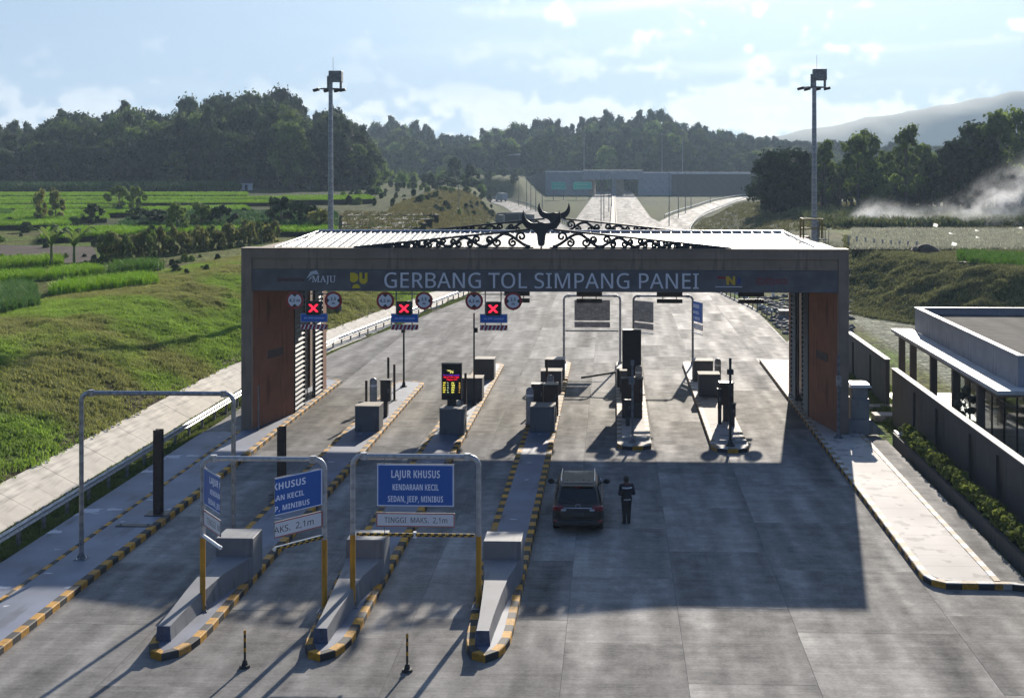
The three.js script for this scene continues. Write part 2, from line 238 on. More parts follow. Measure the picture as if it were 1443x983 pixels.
// ================================================================== ROADS
const slabMats = []; // tones of brushed concrete; each looks the texture up at its own place
for (let i = 0; i < 8; i++) {
  const k = 0.365 + [0.002, -0.006, 0.008, 0.0, -0.008, 0.012, 0.005, -0.003][i] + 0.016, o = [hash(i, 3, 1), hash(i, 9, 2)], cl = (t) => { const q = t.clone(); q.offset.set(...o); return q; };
  slabMats.push(M([k, k, k], 0.95, { map: cl(roadMap), roughnessMap: cl(roadRough), specularIntensity: 0.04, bumpMap: roadBump, bumpScale: 0.006 }));
}
{
  const road = setting('road', 'grey concrete toll plaza laid in large slabs', new THREE.Group());
  const L = [], zz = [20, -60, -84, -92, -110, -138, -170, -230, -300, -700]; for (const z of zz) L.push([piece(ROAD_L, z), z]);
  for (const z of zz.concat(-121, -140, -280, -330).sort((a, b) => a - b)) L.push([piece(ROAD_R, z), z]);
  const sh = new THREE.ShapeGeometry(new THREE.Shape(L.map((p) => new THREE.Vector2(p[0], -p[1])))).rotateX(-Math.PI / 2).translate(0, -0.03, 0);
  part('roadbed', sh, slabMats[2], road);
  const strips = [-20.3, -16.5, -13.1, -9.2, -5.85, -1.35, 1.9, 5.2, 9.75, 12.9], len = 5.6, gap = 0.004; let k = 0;
  const geoms = strips.slice(1).map((x1, i) => metres(prep(box(0, x1 - strips[i] - gap * 2, -0.05, 0, -(len - gap * 2), 0))));
  for (let i = 0; i < strips.length - 1; i++) {
    const off = [0, 1.1, 2.4, 0.3, 1.9, 0.2, 3.1, 1.2, 2.7][i];
    for (let z = -18.4 - off; z > -140; z -= len) {
      if (strips[i] < piece(ROAD_L, z - len) - 0.2 || strips[i + 1] > piece(ROAD_R, z - len) + 0.2) continue;
      const m = new THREE.Mesh(geoms[i], slabMats[Math.floor(hash(i * 3 + 1, Math.round(z * 10), 5) * 8)]); m.name = numbered('slab'); m.position.set(strips[i] + gap, (hash(i, k, 8) - 0.5) * 0.006, z - gap); m.receiveShadow = true; road.add(m); k++;
    }
  }
  for (const [x0, x1, z0] of [[-9, -0.75, -200], [0.9, 9.2, -200]]) for (let z = z0, q = 0; z > -690; z -= 25, q++) for (const [a, b] of [[x0, (x0 + x1) / 2], [(x0 + x1) / 2, x1]]) { const m = part(numbered('slab'), box(a + 0.03, b - 0.03, -0.05, 0, z - 24.94, z), slabMats[(q * 3 + (a > x0 ? 5 : 0) + (x0 > 0 ? 2 : 0)) % 8], road); m.castShadow = false; }
  for (const r of ramps) { const pos = [], idx = []; r.curve.forEach((p, i) => { const a = r.curve[Math.max(0, i - 1)], b = r.curve[Math.min(80, i + 1)], n = new THREE.Vector3(b.z - a.z, 0, a.x - b.x).normalize().multiplyScalar(r.w / 2); pos.push(p.x + n.x, -0.012, p.z + n.z, p.x - n.x, -0.012, p.z - n.z); if (i) { const k2 = i * 2; idx.push(k2 - 2, k2, k2 - 1, k2 - 1, k2, k2 + 1); } }); const g = new THREE.BufferGeometry(); g.setAttribute('position', new THREE.Float32BufferAttribute(pos, 3)); g.setIndex(idx); g.computeVertexNormals(); part('ramp_surface', g, slabMats[1], road); }
  // yard on the right behind the office and the access way beyond
  const yard = new THREE.ShapeGeometry(new THREE.Shape([[13, 84], [13.1, 92], [12.9, 96], [14.6, 103], [28, 101], [46, 99], [46, 66], [24, 66], [24, 84]].map((p) => new THREE.Vector2(...p)))).rotateX(-Math.PI / 2).translate(0, -0.02, 0);
  part('yard_surface', yard, slabMats[5], road);
}
// joint lines and wheel scuffs are in the slabs; median kerb of the far road
{
  const g = []; for (const x of [-0.62, 0.55]) g.push(box(x - 0.1, x + 0.1, -0.05, 0.55, -575, -190)); g.push(box(-0.5, 0.43, -0.05, 0.2, -575, -190));
  const t = thing('median_barrier', 'low concrete median between the two far carriageways', 'barrier', [0, 0, 0]); part('kerb', g, mat.lining, t);
}

// ================================================================== KERBED ISLANDS AND PAVEMENTS
const PALE = [[0.40, 0.30, 0.17], [0.66, 0.64, 0.61]], YEL = [0.72, 0.35, 0.015], BLK = [0.022, 0.022, 0.024];
function kerbBlocks(path, closed, inward, hgt = 0.2, wide = 0.24, step = 0.5, phase = 0, topPaint = null) {
  // path: outer line, [x, z]; inward: +1 / -1 side on which the kerb lies
  const P = path.map((p) => new THREE.Vector2(...p)); if (closed) P.push(P[0].clone());
  const S = [0]; for (let i = 1; i < P.length; i++) S.push(S[i - 1] + P[i].distanceTo(P[i - 1]));
  const total = S[S.length - 1], n = Math.max(1, Math.round(total / step));
  const loc = (s) => { s = clamp(s, 0, total); let i = 1; while (i < S.length - 1 && S[i] < s) i++; return P[i - 1].clone().lerp(P[i], (s - S[i - 1]) / Math.max(1e-6, S[i] - S[i - 1])); };
  const nrm = (s) => { const e = 0.12, a = loc(closed && s - e < 0 ? s - e + total : s - e), b = loc(closed && s + e > total ? s + e - total : s + e), d = b.sub(a).normalize(); return new THREE.Vector2(-d.y, d.x).multiplyScalar(inward); };
  const out = [];
  for (let i = 0; i < n; i++) {
    const s0 = total * i / n, s1 = total * (i + 1) / n, o0 = loc(s0), o1 = loc(s1), i0 = o0.clone().addScaledVector(nrm(s0), wide), i1 = o1.clone().addScaledVector(nrm(s1), wide), ch = 0.025;
    const c0 = o0.clone().lerp(i0, ch / wide), c1 = o1.clone().lerp(i1, ch / wide), b = -0.1, v = [];
    const q = (a, b1, c, d) => v.push(...a, ...b1, ...c, ...a, ...c, ...d), p3 = (p, y) => [p.x, y, p.y];
    q(p3(o0, b), p3(o1, b), p3(o1, hgt - ch), p3(o0, hgt - ch)); q(p3(o0, hgt - ch), p3(o1, hgt - ch), p3(c1, hgt), p3(c0, hgt)); q(p3(c0, hgt), p3(c1, hgt), p3(i1, hgt), p3(i0, hgt)); q(p3(i0, hgt), p3(i1, hgt), p3(i1, b), p3(i0, b));
    if (!closed && i === 0) q(p3(i0, b), p3(o0, b), p3(o0, hgt - ch), p3(i0, hgt)); if (!closed && i === n - 1) q(p3(o1, b), p3(i1, b), p3(i1, hgt), p3(o1, hgt - ch));
    const g = new THREE.BufferGeometry(); g.setAttribute('position', new THREE.Float32BufferAttribute(v, 3)); g.computeVertexNormals(); const k = 0.75 + 0.4 * hash(i, n, 4), gr = Math.max(0, hash(i, n, 14) - 0.72) * 1.6;
    const gg = paint(prep(g), ((i + phase) % 2 ? BLK : YEL).map((c) => lerp(c * k, 0.2, gr * 0.7))); if (topPaint) { const c = topPaint[(i + phase) % 2], a = gg.attributes.color; for (let q2 = 6; q2 < 18; q2++) a.setXYZ(q2, c[0] * k, c[1] * k, c[2] * k); } out.push(gg);
  }
  return out;
}
function island(name, label, x0, x1, zNear, zFar, nearTip, farTip, deck = mat.deck, tp = 0) {
  const t = thing(name, label, 'traffic island', [(x0 + x1) / 2, 0, zNear]), cx = (x0 + x1) / 2, w = (x1 - x0) / 2, path = [];
  const arc = (z, dir, len) => { const q = []; for (let i = 0; i <= 10; i++) { const a = -Math.PI / 2 + Math.PI * i / 10, c = Math.sin(a), s = Math.cos(a); q.push([dir > 0 ? c * w : -c * w, z + dir * len * Math.pow(s, 0.8)]); } return q; };
  const LN = zNear - nearTip, LF = zFar + farTip;
  if (tp) path.push([-w, LN - 10 - zNear], [-w + tp * 0.45, LN - 4 - zNear]); for (const p of arc(LN, 1, nearTip)) path.push([p[0] * (1 - tp / 2 / w) + tp / 2, p[1] - zNear]); for (const p of arc(LF, -1, farTip)) path.push([p[0], p[1] - zNear]);
  part('kerb', kerbBlocks(path, true, -1, 0.2, 0.24, 0.5, 0, deck === mat.deckWhite ? PALE : null), mat.kerb, t, false);
  const s = new THREE.Shape(path.map((p) => new THREE.Vector2(p[0] * 0.8 + (p[1] > -12 ? tp * 0.1 : 0), -p[1] + (p[1] > -nearTip ? 0.2 : p[1] < zFar - zNear + farTip ? -0.2 : 0))));
  part('deck', new THREE.ExtrudeGeometry(s, { depth: 0.1, bevelEnabled: false }).rotateX(-Math.PI / 2).translate(0, 0.09, 0), deck, t);
  return t;
}
const ISL = {
  a: island('toll_island', 'long striped toll island beside the far left lane, carrying a wedge crash block', -13.3, -11.38, -33.6, -77, 2.2, 0.9, mat.deck, 0.5),
  b: island('toll_island', 'long striped toll island second from the left, with the lit price display on it', -8.95, -7.2, -33.7, -84.4, 2.2, 0.9, mat.deck, 0.42),
  c: island('toll_island', 'long striped toll island just left of the parked car', -4.42, -2.83, -33.8, -85.3, 2.2, 0.8, mat.deck, 0.3),
  d: island('toll_island', 'sunlit toll island with the tall black display seen from behind', 0.15, 1.78, -59.4, -85.6, 0.55, 0.8, mat.deckWhite),
  e: island('toll_island', 'sunlit toll island nearest the right-hand pavement, with a slim pole at its tip', 4.55, 6.3, -59.0, -85.6, 0.6, 0.8, mat.deckWhite),
};
// wedge crash blocks in front of the three near islands
function crashBlock(x, label, sk = -0.1) {
  const t = thing('crash_barrier', label, 'crash barrier', [x, 0.19, -34.6], 0, 'concrete crash blocks at the island noses');
  // plan rings from the nose back: [z, half width bottom, half width top, top height]
  const st = [[0, 0.20, 0.17, 0.40], [-0.9, 0.23, 0.19, 0.44], [-2.5, 0.31, 0.27, 0.52], [-3.9, 0.42, 0.36, 0.60], [-5.35, 0.60, 0.58, 0.68]], v = [], q = (...p) => v.push(...p[0], ...p[1], ...p[2], ...p[0], ...p[2], ...p[3]);
  for (let i = 1; i < st.length; i++) { const [z0, b0, t0, h0] = st[i - 1], [z1, b1, t1, h1] = st[i]; const kk = (z) => sk * (1 - Math.pow(z / -5.35, 4)), k0 = kk(z0), k1 = kk(z1); q([k0 - t0, h0, z0], [k0 + t0, h0, z0], [k1 + t1, h1, z1], [k1 - t1, h1, z1]); q([k0 + b0, 0, z0], [k1 + b1, 0, z1], [k1 + t1, h1, z1], [k0 + t0, h0, z0]); q([k1 - b1, 0, z1], [k0 - b0, 0, z0], [k0 - t0, h0, z0], [k1 - t1, h1, z1]); }
  const g = new THREE.BufferGeometry(); g.setAttribute('position', new THREE.Float32BufferAttribute(v, 3)); g.computeVertexNormals();
  part('ramp', g, mat.block, t);
  part('nose_plate', prism([[-0.2, 0], [0.2, 0], [0.172, 0.402], [-0.172, 0.402]], 0.05, 0.01).translate(sk, 0, 0), mat.nose, t);
  part('block', box(-0.6, 0.6, 0, 1.25, -6.45, -5.35, 0.03), mat.block, t);
  return t;
}
crashBlock(-12.0, 'grey wedge crash block on the leftmost island under the swung-open sign gate', -0.34);
crashBlock(-7.84, 'grey wedge crash block between the two blue sign gates', -0.16);
crashBlock(-3.5, 'grey wedge crash block at the nose of the island left of the car', -0.06);
// left pavement: two strips with a painted kerb between them
{
  const t = setting('pavement', 'blue grey left pavement with a striped kerb and worn white patches', new THREE.Group());
  part('kerb', kerbBlocks([[-16.55, -20], [-16.55, -77.2]], false, -1, 0.2, 0.24, 0.5), mat.kerb, t);
  part('kerb_end', kerbBlocks([[-16.55, -77.2], [-18.4, -78.3]], false, -1, 0.2, 0.24, 0.5), mat.kerb, t);
  part('deck', prism([[-16.79, 20], [-16.79, 77.05], [-18.3, 78], [-18.3, 20]].map((p) => [p[0], p[1]]), 0.2).rotateX(-Math.PI / 2).translate(0, -0.01, 0), mat.deck, t);
  part('inner_kerb', kerbBlocks([[-18.3, -20], [-18.3, -62]], false, -1, 0.215, 0.15, 0.5, 1), mat.kerb, t);
  part('outer_deck', box(-20.15, -18.45, -0.1, 0.17, -62, -20), mat.deck, t);
}
// right pavement, bright in the sun
{
  const t = setting('pavement', 'sunlit white right pavement with a striped kerb', new THREE.Group());
  const out = [[9.82, -86.5], [9.82, -41.2]]; for (let i = 0; i <= 6; i++) { const a = Math.PI / 2 * i / 6; out.push([9.82 + 0.7 * (1 - Math.cos(a)), -41.2 + 0.95 * Math.sin(a)]); } out.push([12.75, -40.25], [12.75, -39.1], [13.05, -38.6], [15.2, -37.6]);
  part('kerb', kerbBlocks(out, false, -1, 0.2, 0.24, 0.5, 0, PALE), mat.kerb, t);
  part('deck', prism([[10.05, 86.5], [10.05, 41.2], [10.3, 40.6], [10.9, 40.48], [11.9, 40.48], [11.9, 86.5]], 0.2).rotateX(-Math.PI / 2).translate(0, -0.005, 0), mat.deckWhite, t);
  part('inner_kerb', kerbBlocks([[11.9, -63.5], [11.9, -40.5]], false, -1, 0.215, 0.22, 0.5, 1, PALE), mat.kerb, t);
  part('outer_strip', box(12.12, 13.02, -0.1, 0.13, -61.5, -40.48), slabMats[5], t);
  part('end_strip', box(12.12, 12.6, -0.1, 0.19, -40.478, -40.24), mat.deckWhite, t);
}
// dark open gutter beside the right pavement
{
  const t = thing('gutter', 'open concrete gutter between the right pavement and the hedge', 'gutter', [13, 0, -50]);
  part('inner_wall', box(0.025, 0.06, -0.5, 0.06, -11.5, 18), mat.lining, t); part('outer_wall', box(0.3, 0.45, -0.5, 0.5, -11.5, 18), M([0.13, 0.115, 0.105], 0.85, { map: streakMap }), t); part('bed', box(0.06, 0.3, -0.5, -0.4, -11.5, 18), mat.dark, t); part('soil_bank', box(0.452, 1.34, -0.5, 0.42, -11, 18), M([0.045, 0.07, 0.025], 0.95, { map: grassMap }), t);
}
// concrete lining of the left drain, in cast panels
{
  const t = thing('drain_lining', 'sloped concrete drain lining cast in panels along the left bank', 'drain lining', [0, 0, 0]), tones = [0, 1, 2].map((i) => M([0.66 + i * 0.015, 0.62 + i * 0.015, 0.55 + i * 0.014], 0.9, { map: streakMap }));
  const line = new THREE.CatmullRomCurve3(FOOT_L.filter((p) => p[0] > -180).map((p) => new THREE.Vector3(p[1], 0, p[0])), false, 'catmullrom', 0.0);
  for (let z = -30, i = 0; z > -150; z -= 2.0, i++) {
    const f0 = piece(FOOT_L, z - 0.02), f1 = piece(FOOT_L, z - 1.97), e = 0.012 * (hash(i, 2, 6) - 0.5), v = [], q = (...p) => v.push(...p[0], ...p[1], ...p[2], ...p[0], ...p[2], ...p[3]);
    const a = [f0 + 0.25, -0.05 + e, z - 0.008], b = [f0 - 1.55, 0.88 + e, z - 0.008], c = [f1 - 1.55, 0.88 + e, z - 1.992], d = [f1 + 0.25, -0.05 + e, z - 1.992], dn = (p, k = 0.15) => [p[0], p[1] - k, p[2]];
    q(a, d, c, b); q(dn(a), a, b, dn(b)); q(d, dn(d), dn(c), c); q(b, c, dn(c, 0.3), dn(b, 0.3)); q(a, dn(a), dn(d), d);
    const g = new THREE.BufferGeometry(); g.setAttribute('position', new THREE.Float32BufferAttribute(v, 3)); g.computeVertexNormals(); part(numbered('panel'), g, tones[Math.floor(hash(i, 5, 7) * 3)], t);
  }
}
// guardrails: W-beam on posts
const railM = M([0.62, 0.64, 0.66], 0.5, { metalness: 0.3, map: metalMap });
function guardrail(label, pts, spacing = 2, hgt = 0.72, m = railM) {
  const t = thing('guardrail', label, 'guardrail', [pts[0][0], 0, pts[0][1]]), P = pts.map((p) => [p[0] - pts[0][0], p[1] - pts[0][1], p[2] ?? 0]), prof = [[-0.155, 0.0], [-0.13, 0.03], [-0.085, 0.075], [-0.04, 0.03], [0, -0.005], [0.04, 0.03], [0.085, 0.075], [0.13, 0.03], [0.155, 0.0]], v = [];
  let acc = 0; const posts = [];
  for (let i = 1; i < P.length; i++) {
    const [x0, z0, y0] = P[i - 1], [x1, z1, y1] = P[i], L = Math.hypot(x1 - x0, z1 - z0), nx = -(z1 - z0) / L, nz = (x1 - x0) / L, s = nx > 0 ? 1 : -1;
    for (let k = 1; k < prof.length; k++) { const A = prof[k - 1], B = prof[k], p = (x, z, y, c) => [x + nx * s * c[1], y + hgt - 0.155 + c[0], z + nz * s * c[1]]; const a = p(x0, z0, y0, A), b = p(x1, z1, y1, A), c = p(x1, z1, y1, B), d = p(x0, z0, y0, B); v.push(...a, ...b, ...c, ...a, ...c, ...d); }
    for (; acc < L; acc += spacing) posts.push([lerp(x0, x1, acc / L) - nx * s * 0.12, lerp(z0, z1, acc / L) - nz * s * 0.12, lerp(y0, y1, acc / L)]); acc -= L;
  }
  const g = new THREE.BufferGeometry(); g.setAttribute('position', new THREE.Float32BufferAttribute(v, 3)); g.computeVertexNormals(); part('rail', g, m, t);
  for (const p of posts.slice(0, 80)) part(numbered('post'), [box(p[0] - 0.05, p[0] + 0.05, p[2] - 0.1, p[2] + hgt, p[1] - 0.07, p[1] + 0.07)], mat.galvDull, t);
  return t;
}
guardrail('long steel guardrail along the left edge of the toll plaza', [[-20.75, -26], [-20.75, -60], [-20.7, -84], [-20.2, -93], [-17.6, -112], [-14.6, -134], [-13.4, -150]], 2, 0.75);
guardrail('short steel guardrail ending at the right of the road past the gate', [[13.9, -112], [12.9, -122], [11.2, -136], [11.0, -160]], 2);
for (const [k, side, label] of [[0, 1, 'steel guardrail on the outside of the right-hand slip road'], [0, -1, 'steel guardrail on the inside of the right-hand slip road'], [1, 1, 'steel guardrail along the left-hand slip road']]) {
  const c = ramps[k].curve, pts = []; for (let i = 8; i < 76; i += 3) { const a = c[i - 1], b = c[i + 1], n = new THREE.Vector3(-(b.z - a.z), 0, b.x - a.x).normalize().multiplyScalar((ramps[k].w / 2 + 0.3) * side); if (side === -1 && i < 26) continue; pts.push([c[i].x + n.x, c[i].z + n.z]); }
  guardrail(label, pts, 6, 0.9);
}
// ================================================================== TOLL GATE
const fontR = await new FontLoader().loadAsync('fonts/droid/droid_sans_regular.typeface.json');
const fontB = await new FontLoader().loadAsync('fonts/droid/droid_sans_bold.typeface.json');
const fontS = await new FontLoader().loadAsync('fonts/droid/droid_serif_regular.typeface.json');
function textGeo(str, font, cap, width, depth = 0.05) {
  const g = new TextGeometry(str, { font, size: 1, depth: 0.1, curveSegments: 5, bevelEnabled: false }); g.computeBoundingBox(); const b = g.boundingBox;
  g.translate(-b.min.x, -b.min.y, 0).scale(width / (b.max.x - b.min.x), cap / (b.max.y - b.min.y), depth / 0.1); return g;
}
function strokes(w, h, seed) { const q = []; for (let u = 0, i = 0; u < w; i++) { const k = 0.05 + hash(i, seed, 3) * 0.08, b = hash(i, seed, 5) * 0.25 * h, t = h * (0.7 + 0.3 * hash(i, seed, 6)); q.push(box(u, u + 0.035, b, t, 0, 0.02), box(u + 0.036, u + k, b, b + 0.05, 0, 0.018), box(u + 0.036, u + k, t - 0.05, t, 0, 0.018)); u += k + 0.035; } return q; } // worn, unreadable lettering
const GF = -62.4, GB = -75.8, GL = -18.4, GR = 11.4, GT = 9.12, GU = 7.05, MID = -3.55;
{
  const t = thing('toll_gate', 'wide dark toll gate with a buffalo head emblem, white lettering and a silver roof', 'toll gate', [MID, 0, GF]);
  const X = (x) => x - MID, Zr = (z) => z - GF, add = (n, g, m, p = t) => part(n, g, m, p);
  const bx = (x0, x1, y0, y1, z0, z1, b = 0.015) => box(X(x0), X(x1), y0, y1, Zr(z0), Zr(z1), b);
  // frame: piers at both ends, beams, soffit
  add('front_pier', bx(GL, GL + 0.52, 0, GT, GF - 1.2, GF), mat.wallDark); add('front_pier', bx(GR - 0.5, GR, 0, GT, GF - 1.2, GF), mat.wallDark);
  add('rear_pier', bx(GL, GL + 0.52, 0, GT, GB, GB + 1.2), mat.wallDark); add('rear_pier', bx(GR - 0.5, GR, 0, GT, GB, GB + 1.2), mat.wallDark);
  add('end_wall', bx(GL + 0.06, GL + 0.4, 0, GT - 0.1, GB + 1.2, GF - 1.2), mat.wallDark); add('end_wall', bx(GR - 0.4, GR - 0.06, 0, GT - 0.1, GB + 1.2, GF - 1.2), mat.wallDark);
  add('parapet', bx(GL + 0.52, GR - 0.5, 8.66, GT, GF - 0.9, GF), mat.wallDark); add('parapet_cap', bx(GL - 0.03, GR + 0.03, GT + 0.002, GT + 0.05, GF - 0.95, GF + 0.04), mat.brown);
  add('upper_band', bx(GL + 0.52, GR - 0.5, 8.12, 8.658, GF - 0.8, GF - 0.09), mat.brown);
  add('name_band', bx(GL + 0.523, GR - 0.503, GU, 8.117, GF - 0.7, GF - 0.05), mat.band);
  add('rear_parapet', bx(GL + 0.52, GR - 0.5, GU, GT, GB, GB + 0.6), mat.wallDark);
  add('soffit', bx(GL + 0.52, GR - 0.5, GU + 0.05, GU + 0.2, GB + 0.6, GF - 0.7), mat.wallDark);
  // side cheeks: terracotta panel, louvres, dark opening, terracotta end post
  for (const s of [-1, 1]) {
    const xo = s < 0 ? GL + 0.5 : GR - 0.48, xi = s < 0 ? -16.85 : 10.12;
    const y0 = 0.15, y1 = GU, quad = (a, b, th) => { const dx = b[0] - a[0], dz = b[1] - a[1], L = Math.hypot(dx, dz), ox = -dz / L * th * -s, oz = dx / L * th * -s; return prism([[X(a[0]), -Zr(a[1])], [X(b[0]), -Zr(b[1])], [X(b[0] - ox), -Zr(b[1] - oz)], [X(a[0] - ox), -Zr(a[1] - oz)]], y1 - y0).rotateX(-Math.PI / 2).translate(0, y0, 0); };
    add('terracotta_panel', quad([xo, GF - 0.18], [xi, GF - 4.3], 0.2), mat.brick);
    add('terracotta_post', bx(Math.min(xi, xi - s * -0.45) , Math.max(xi, xi + s * 0.45), y0, y1, GF - 11.9, GF - 10.9), mat.brick);
    add('worn_patch', (() => { const a = lerp(xo, xi, 0.34), b = lerp(xo, xi, 0.72), g = box(-0.8, 0.8, 3.45, 3.85, -0.01, 0.01); g.rotateY(Math.atan2(-(GF - 4.3 - GF + 0.18), xi - xo)); return T(g, X((a + b) / 2) - s * 0.02, 0, Zr(GF - 2.4)); })(), M([0.33, 0.24, 0.19], 0.9, { map: peelMap }));
    for (const [za, zb] of [[GF - 4.35, GF - 6.6], [GF - 8.9, GF - 10.85]]) {
      const lv = new THREE.Group(); lv.name = numbered('louvre'); t.add(lv);
      part('louvre_frame', [bx(xi - 0.05, xi + 0.05, y0, y1, za - 0.08, za), bx(xi - 0.05, xi + 0.05, y0, y1, zb, zb + 0.08), bx(xi + s * 0.10 - 0.02, xi + s * 0.10 + 0.02, y0, y1, zb, za)], mat.darkMetal, lv);
      for (let y = y0 + 0.15; y < y1 - 0.1; y += 0.255) { const g = new THREE.BoxGeometry(0.025, 0.17, za - zb - 0.17); g.rotateZ(s * -0.6); part(numbered('slat'), T(g, X(xi), y + 0.08, Zr((za + zb) / 2)), mat.slat, lv); }
    }
    const fr = new THREE.Group(); fr.name = numbered('service_ladder'); t.add(fr);
    const zc = GF - 7.75, g = [rod([X(xi) + s * 0.2, 0.2, Zr(zc) - 0.28], [X(xi) + s * 0.2, y1, Zr(zc) - 0.28], 0.03), rod([X(xi) + s * 0.2, 0.2, Zr(zc) + 0.28], [X(xi) + s * 0.2, y1, Zr(zc) + 0.28], 0.03)]; for (let y = 0.5; y < y1; y += 0.33) g.push(rod([X(xi) + s * 0.2, y, Zr(zc) - 0.28], [X(xi) + s * 0.2, y, Zr(zc) + 0.28], 0.018, 6)); part('ladder_frame', g, mat.galvDull, fr);
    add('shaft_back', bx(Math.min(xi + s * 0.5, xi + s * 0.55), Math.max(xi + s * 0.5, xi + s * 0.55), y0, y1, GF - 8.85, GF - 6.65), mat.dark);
  }
  add('downpipe', [rod([X(-17.5), 0.2, Zr(GF + 0.12)], [X(-17.5), 2.4, Zr(GF + 0.12)], 0.035)], mat.galvDull);
  // low hipped roof of standing-seam sheets
  {
    const roof = new THREE.Group(); roof.name = 'roof'; t.add(roof);
    const zr = (GF + GB) / 2, yE = GT - 0.02, yR = 9.62, zf = GF - 0.95, zb = GB + 0.4, xl = -17.0, xr = 10.05, wl = 0.9, n = 50, st = (xr - xl) / n, mats = [0, 1, 2].map((i) => M([0.27 + i * 0.08, 0.275 + i * 0.08, 0.28 + i * 0.08], 0.46 + i * 0.05, { metalness: 0.75, map: streakMap }));
    for (let i = 0; i < n; i++) {
      const a = xl + i * st, top = (x) => { const e = Math.min(x - xl, xr - x); return lerp(yE, yR, clamp(e / wl)); }, v = [], q = (...p) => v.push(...p[0], ...p[1], ...p[2], ...p[0], ...p[2], ...p[3]), P = (x, y, z) => [X(x), y, Zr(z)];
      for (const z of [zf, zb]) for (const [u0, u1, r0, r1] of [[0, 0.07, 0, 0.07], [0.07, 0.13, 0.07, 0.07], [0.13, 0.2, 0.07, 0], [0.2, 0.5, 0, 0.0], [0.5, 0.55, 0, 0.03], [0.55, 0.6, 0.03, 0], [0.6, 1.0, 0, 0]]) { const A = a + u0 * st, Bq = a + u1 * st; q(P(A, yE + r0, z), P(Bq, yE + r1, z), P(Bq, top(Bq) + r1, zr), P(A, top(A) + r0, zr)); }
      const g = new THREE.BufferGeometry(); g.setAttribute('position', new THREE.Float32BufferAttribute(v, 3)); g.computeVertexNormals(); part(numbered('roof_sheet'), g, mats[Math.floor(hash(i, 1, 3) * 3)], roof);
    }
    for (const [hx, hy] of [[xl, xl + wl], [xr, xr - wl]]) for (const hz of [zf, zb]) part(numbered('hip_flashing'), rod([X(hx), yE + 0.03, Zr(hz)], [X(hy), yR + 0.03, Zr(zr)], 0.07), mat.roof, roof);
    part('ridge_cap', rod([X(xl + wl), yR + 0.05, Zr(zr)], [X(xr - wl), yR + 0.05, Zr(zr)], 0.08), mat.roof, roof);
    part('flat_edge', [bx(GL + 0.4, xl - 0.02, GT - 0.12, GT - 0.04, GB + 0.6, GF - 0.95), bx(xr + 0.02, GR - 0.4, GT - 0.12, GT - 0.04, GB + 0.6, GF - 0.95)], mat.brown, roof);
  }
  // pierced scroll crests, front and rear, each with a buffalo head at its peak
  for (const [zc, nm] of [[GF - 0.25, 'front'], [GB + 0.2, 'rear']]) {
    const cr = new THREE.Group(); cr.name = numbered('scroll_crest'); t.add(cr);
    const half = 9.3, y0 = GT + 0.05, hp = 0.92, hgt = (x) => hp * (1 - Math.abs(x) / half) + 0.05, g = [];
    const flat = (pts, w = 0.06) => { const c = new THREE.CatmullRomCurve3(pts.map((p) => new THREE.Vector3(p[0], p[1], 0)), false, 'centripetal'), q = new THREE.TubeGeometry(c, Math.max(6, pts.length * 3), w, 5); q.scale(1, 1, 1.2); g.push(q.translate(0, 0, Zr(zc))); };
    for (const s of [-1, 1]) {
      g.push(rod([s * half, y0 + 0.02, Zr(zc)], [s * 0.55, y0 + hp, Zr(zc)], 0.055)); g.push(rod([s * half, y0 + 0.02, Zr(zc)], [s * 0.4, y0 + 0.02, Zr(zc)], 0.045));
      let x = 0.55, up = 1;
      while (x < half - 1.0) {
        const H1 = hgt(x), w = clamp(H1 * 1.35, 0.42, 1.45), x2 = x + w, H2 = hgt(x2), m = (x + x2) / 2, lo = y0 + 0.08, A = up > 0 ? lo : y0 + H1 - 0.08, Bv = up > 0 ? y0 + H2 - 0.1 : lo, pts = [];
        for (let i = 0; i <= 8; i++) { const u = i / 8; pts.push([s * lerp(x, x2, u), lerp(A, Bv, sm(0, 1, u))]); } flat(pts, 0.075);
        const spiral = (cx, cy, r, dir, st) => { const q = []; for (let i = 0; i <= 12; i++) { const a = st + dir * i / 12 * Math.PI * 2.6, k = r * (1 - i / 15); q.push([s * (cx + Math.cos(a) * k), cy + Math.sin(a) * k]); } flat(q, 0.06); };
        const rS = Math.min(0.34, H2 * 0.33); spiral(m - w * 0.14, up > 0 ? y0 + H1 * 0.62 : y0 + H1 * 0.36, rS, up, up > 0 ? -1.2 : 1.2); spiral(m + w * 0.2, up > 0 ? y0 + H2 * 0.34 : y0 + H2 * 0.62, rS * 0.8, -up, up > 0 ? 1.6 : -1.6);
        x = x2; up = -up;
      }
      for (; x < half - 0.2; x += 0.3) g.push(rod([s * x, y0, Zr(zc)], [s * x, y0 + hgt(x) - 0.03, Zr(zc)], 0.06));
    }
    part('scrollwork', g, mat.ornament, cr);
    // buffalo head plate
    const k = 1.0, sh = new THREE.Shape(), P = [[0, -0.72], [0.13, -0.66], [0.17, -0.42], [0.2, -0.15], [0.34, 0.02], [0.4, 0.14], [0.56, 0.16], [0.52, 0.28], [0.42, 0.34]];
    sh.moveTo(0, -0.72); for (const p of P.slice(1)) sh.lineTo(p[0], p[1]);
    sh.bezierCurveTo(0.62, 0.36, 0.84, 0.52, 0.86, 1.05); sh.bezierCurveTo(1.04, 0.62, 0.92, 0.24, 0.62, 0.1); // outer horn side comes back below
    const head = new THREE.Shape(); head.moveTo(0, -0.74);
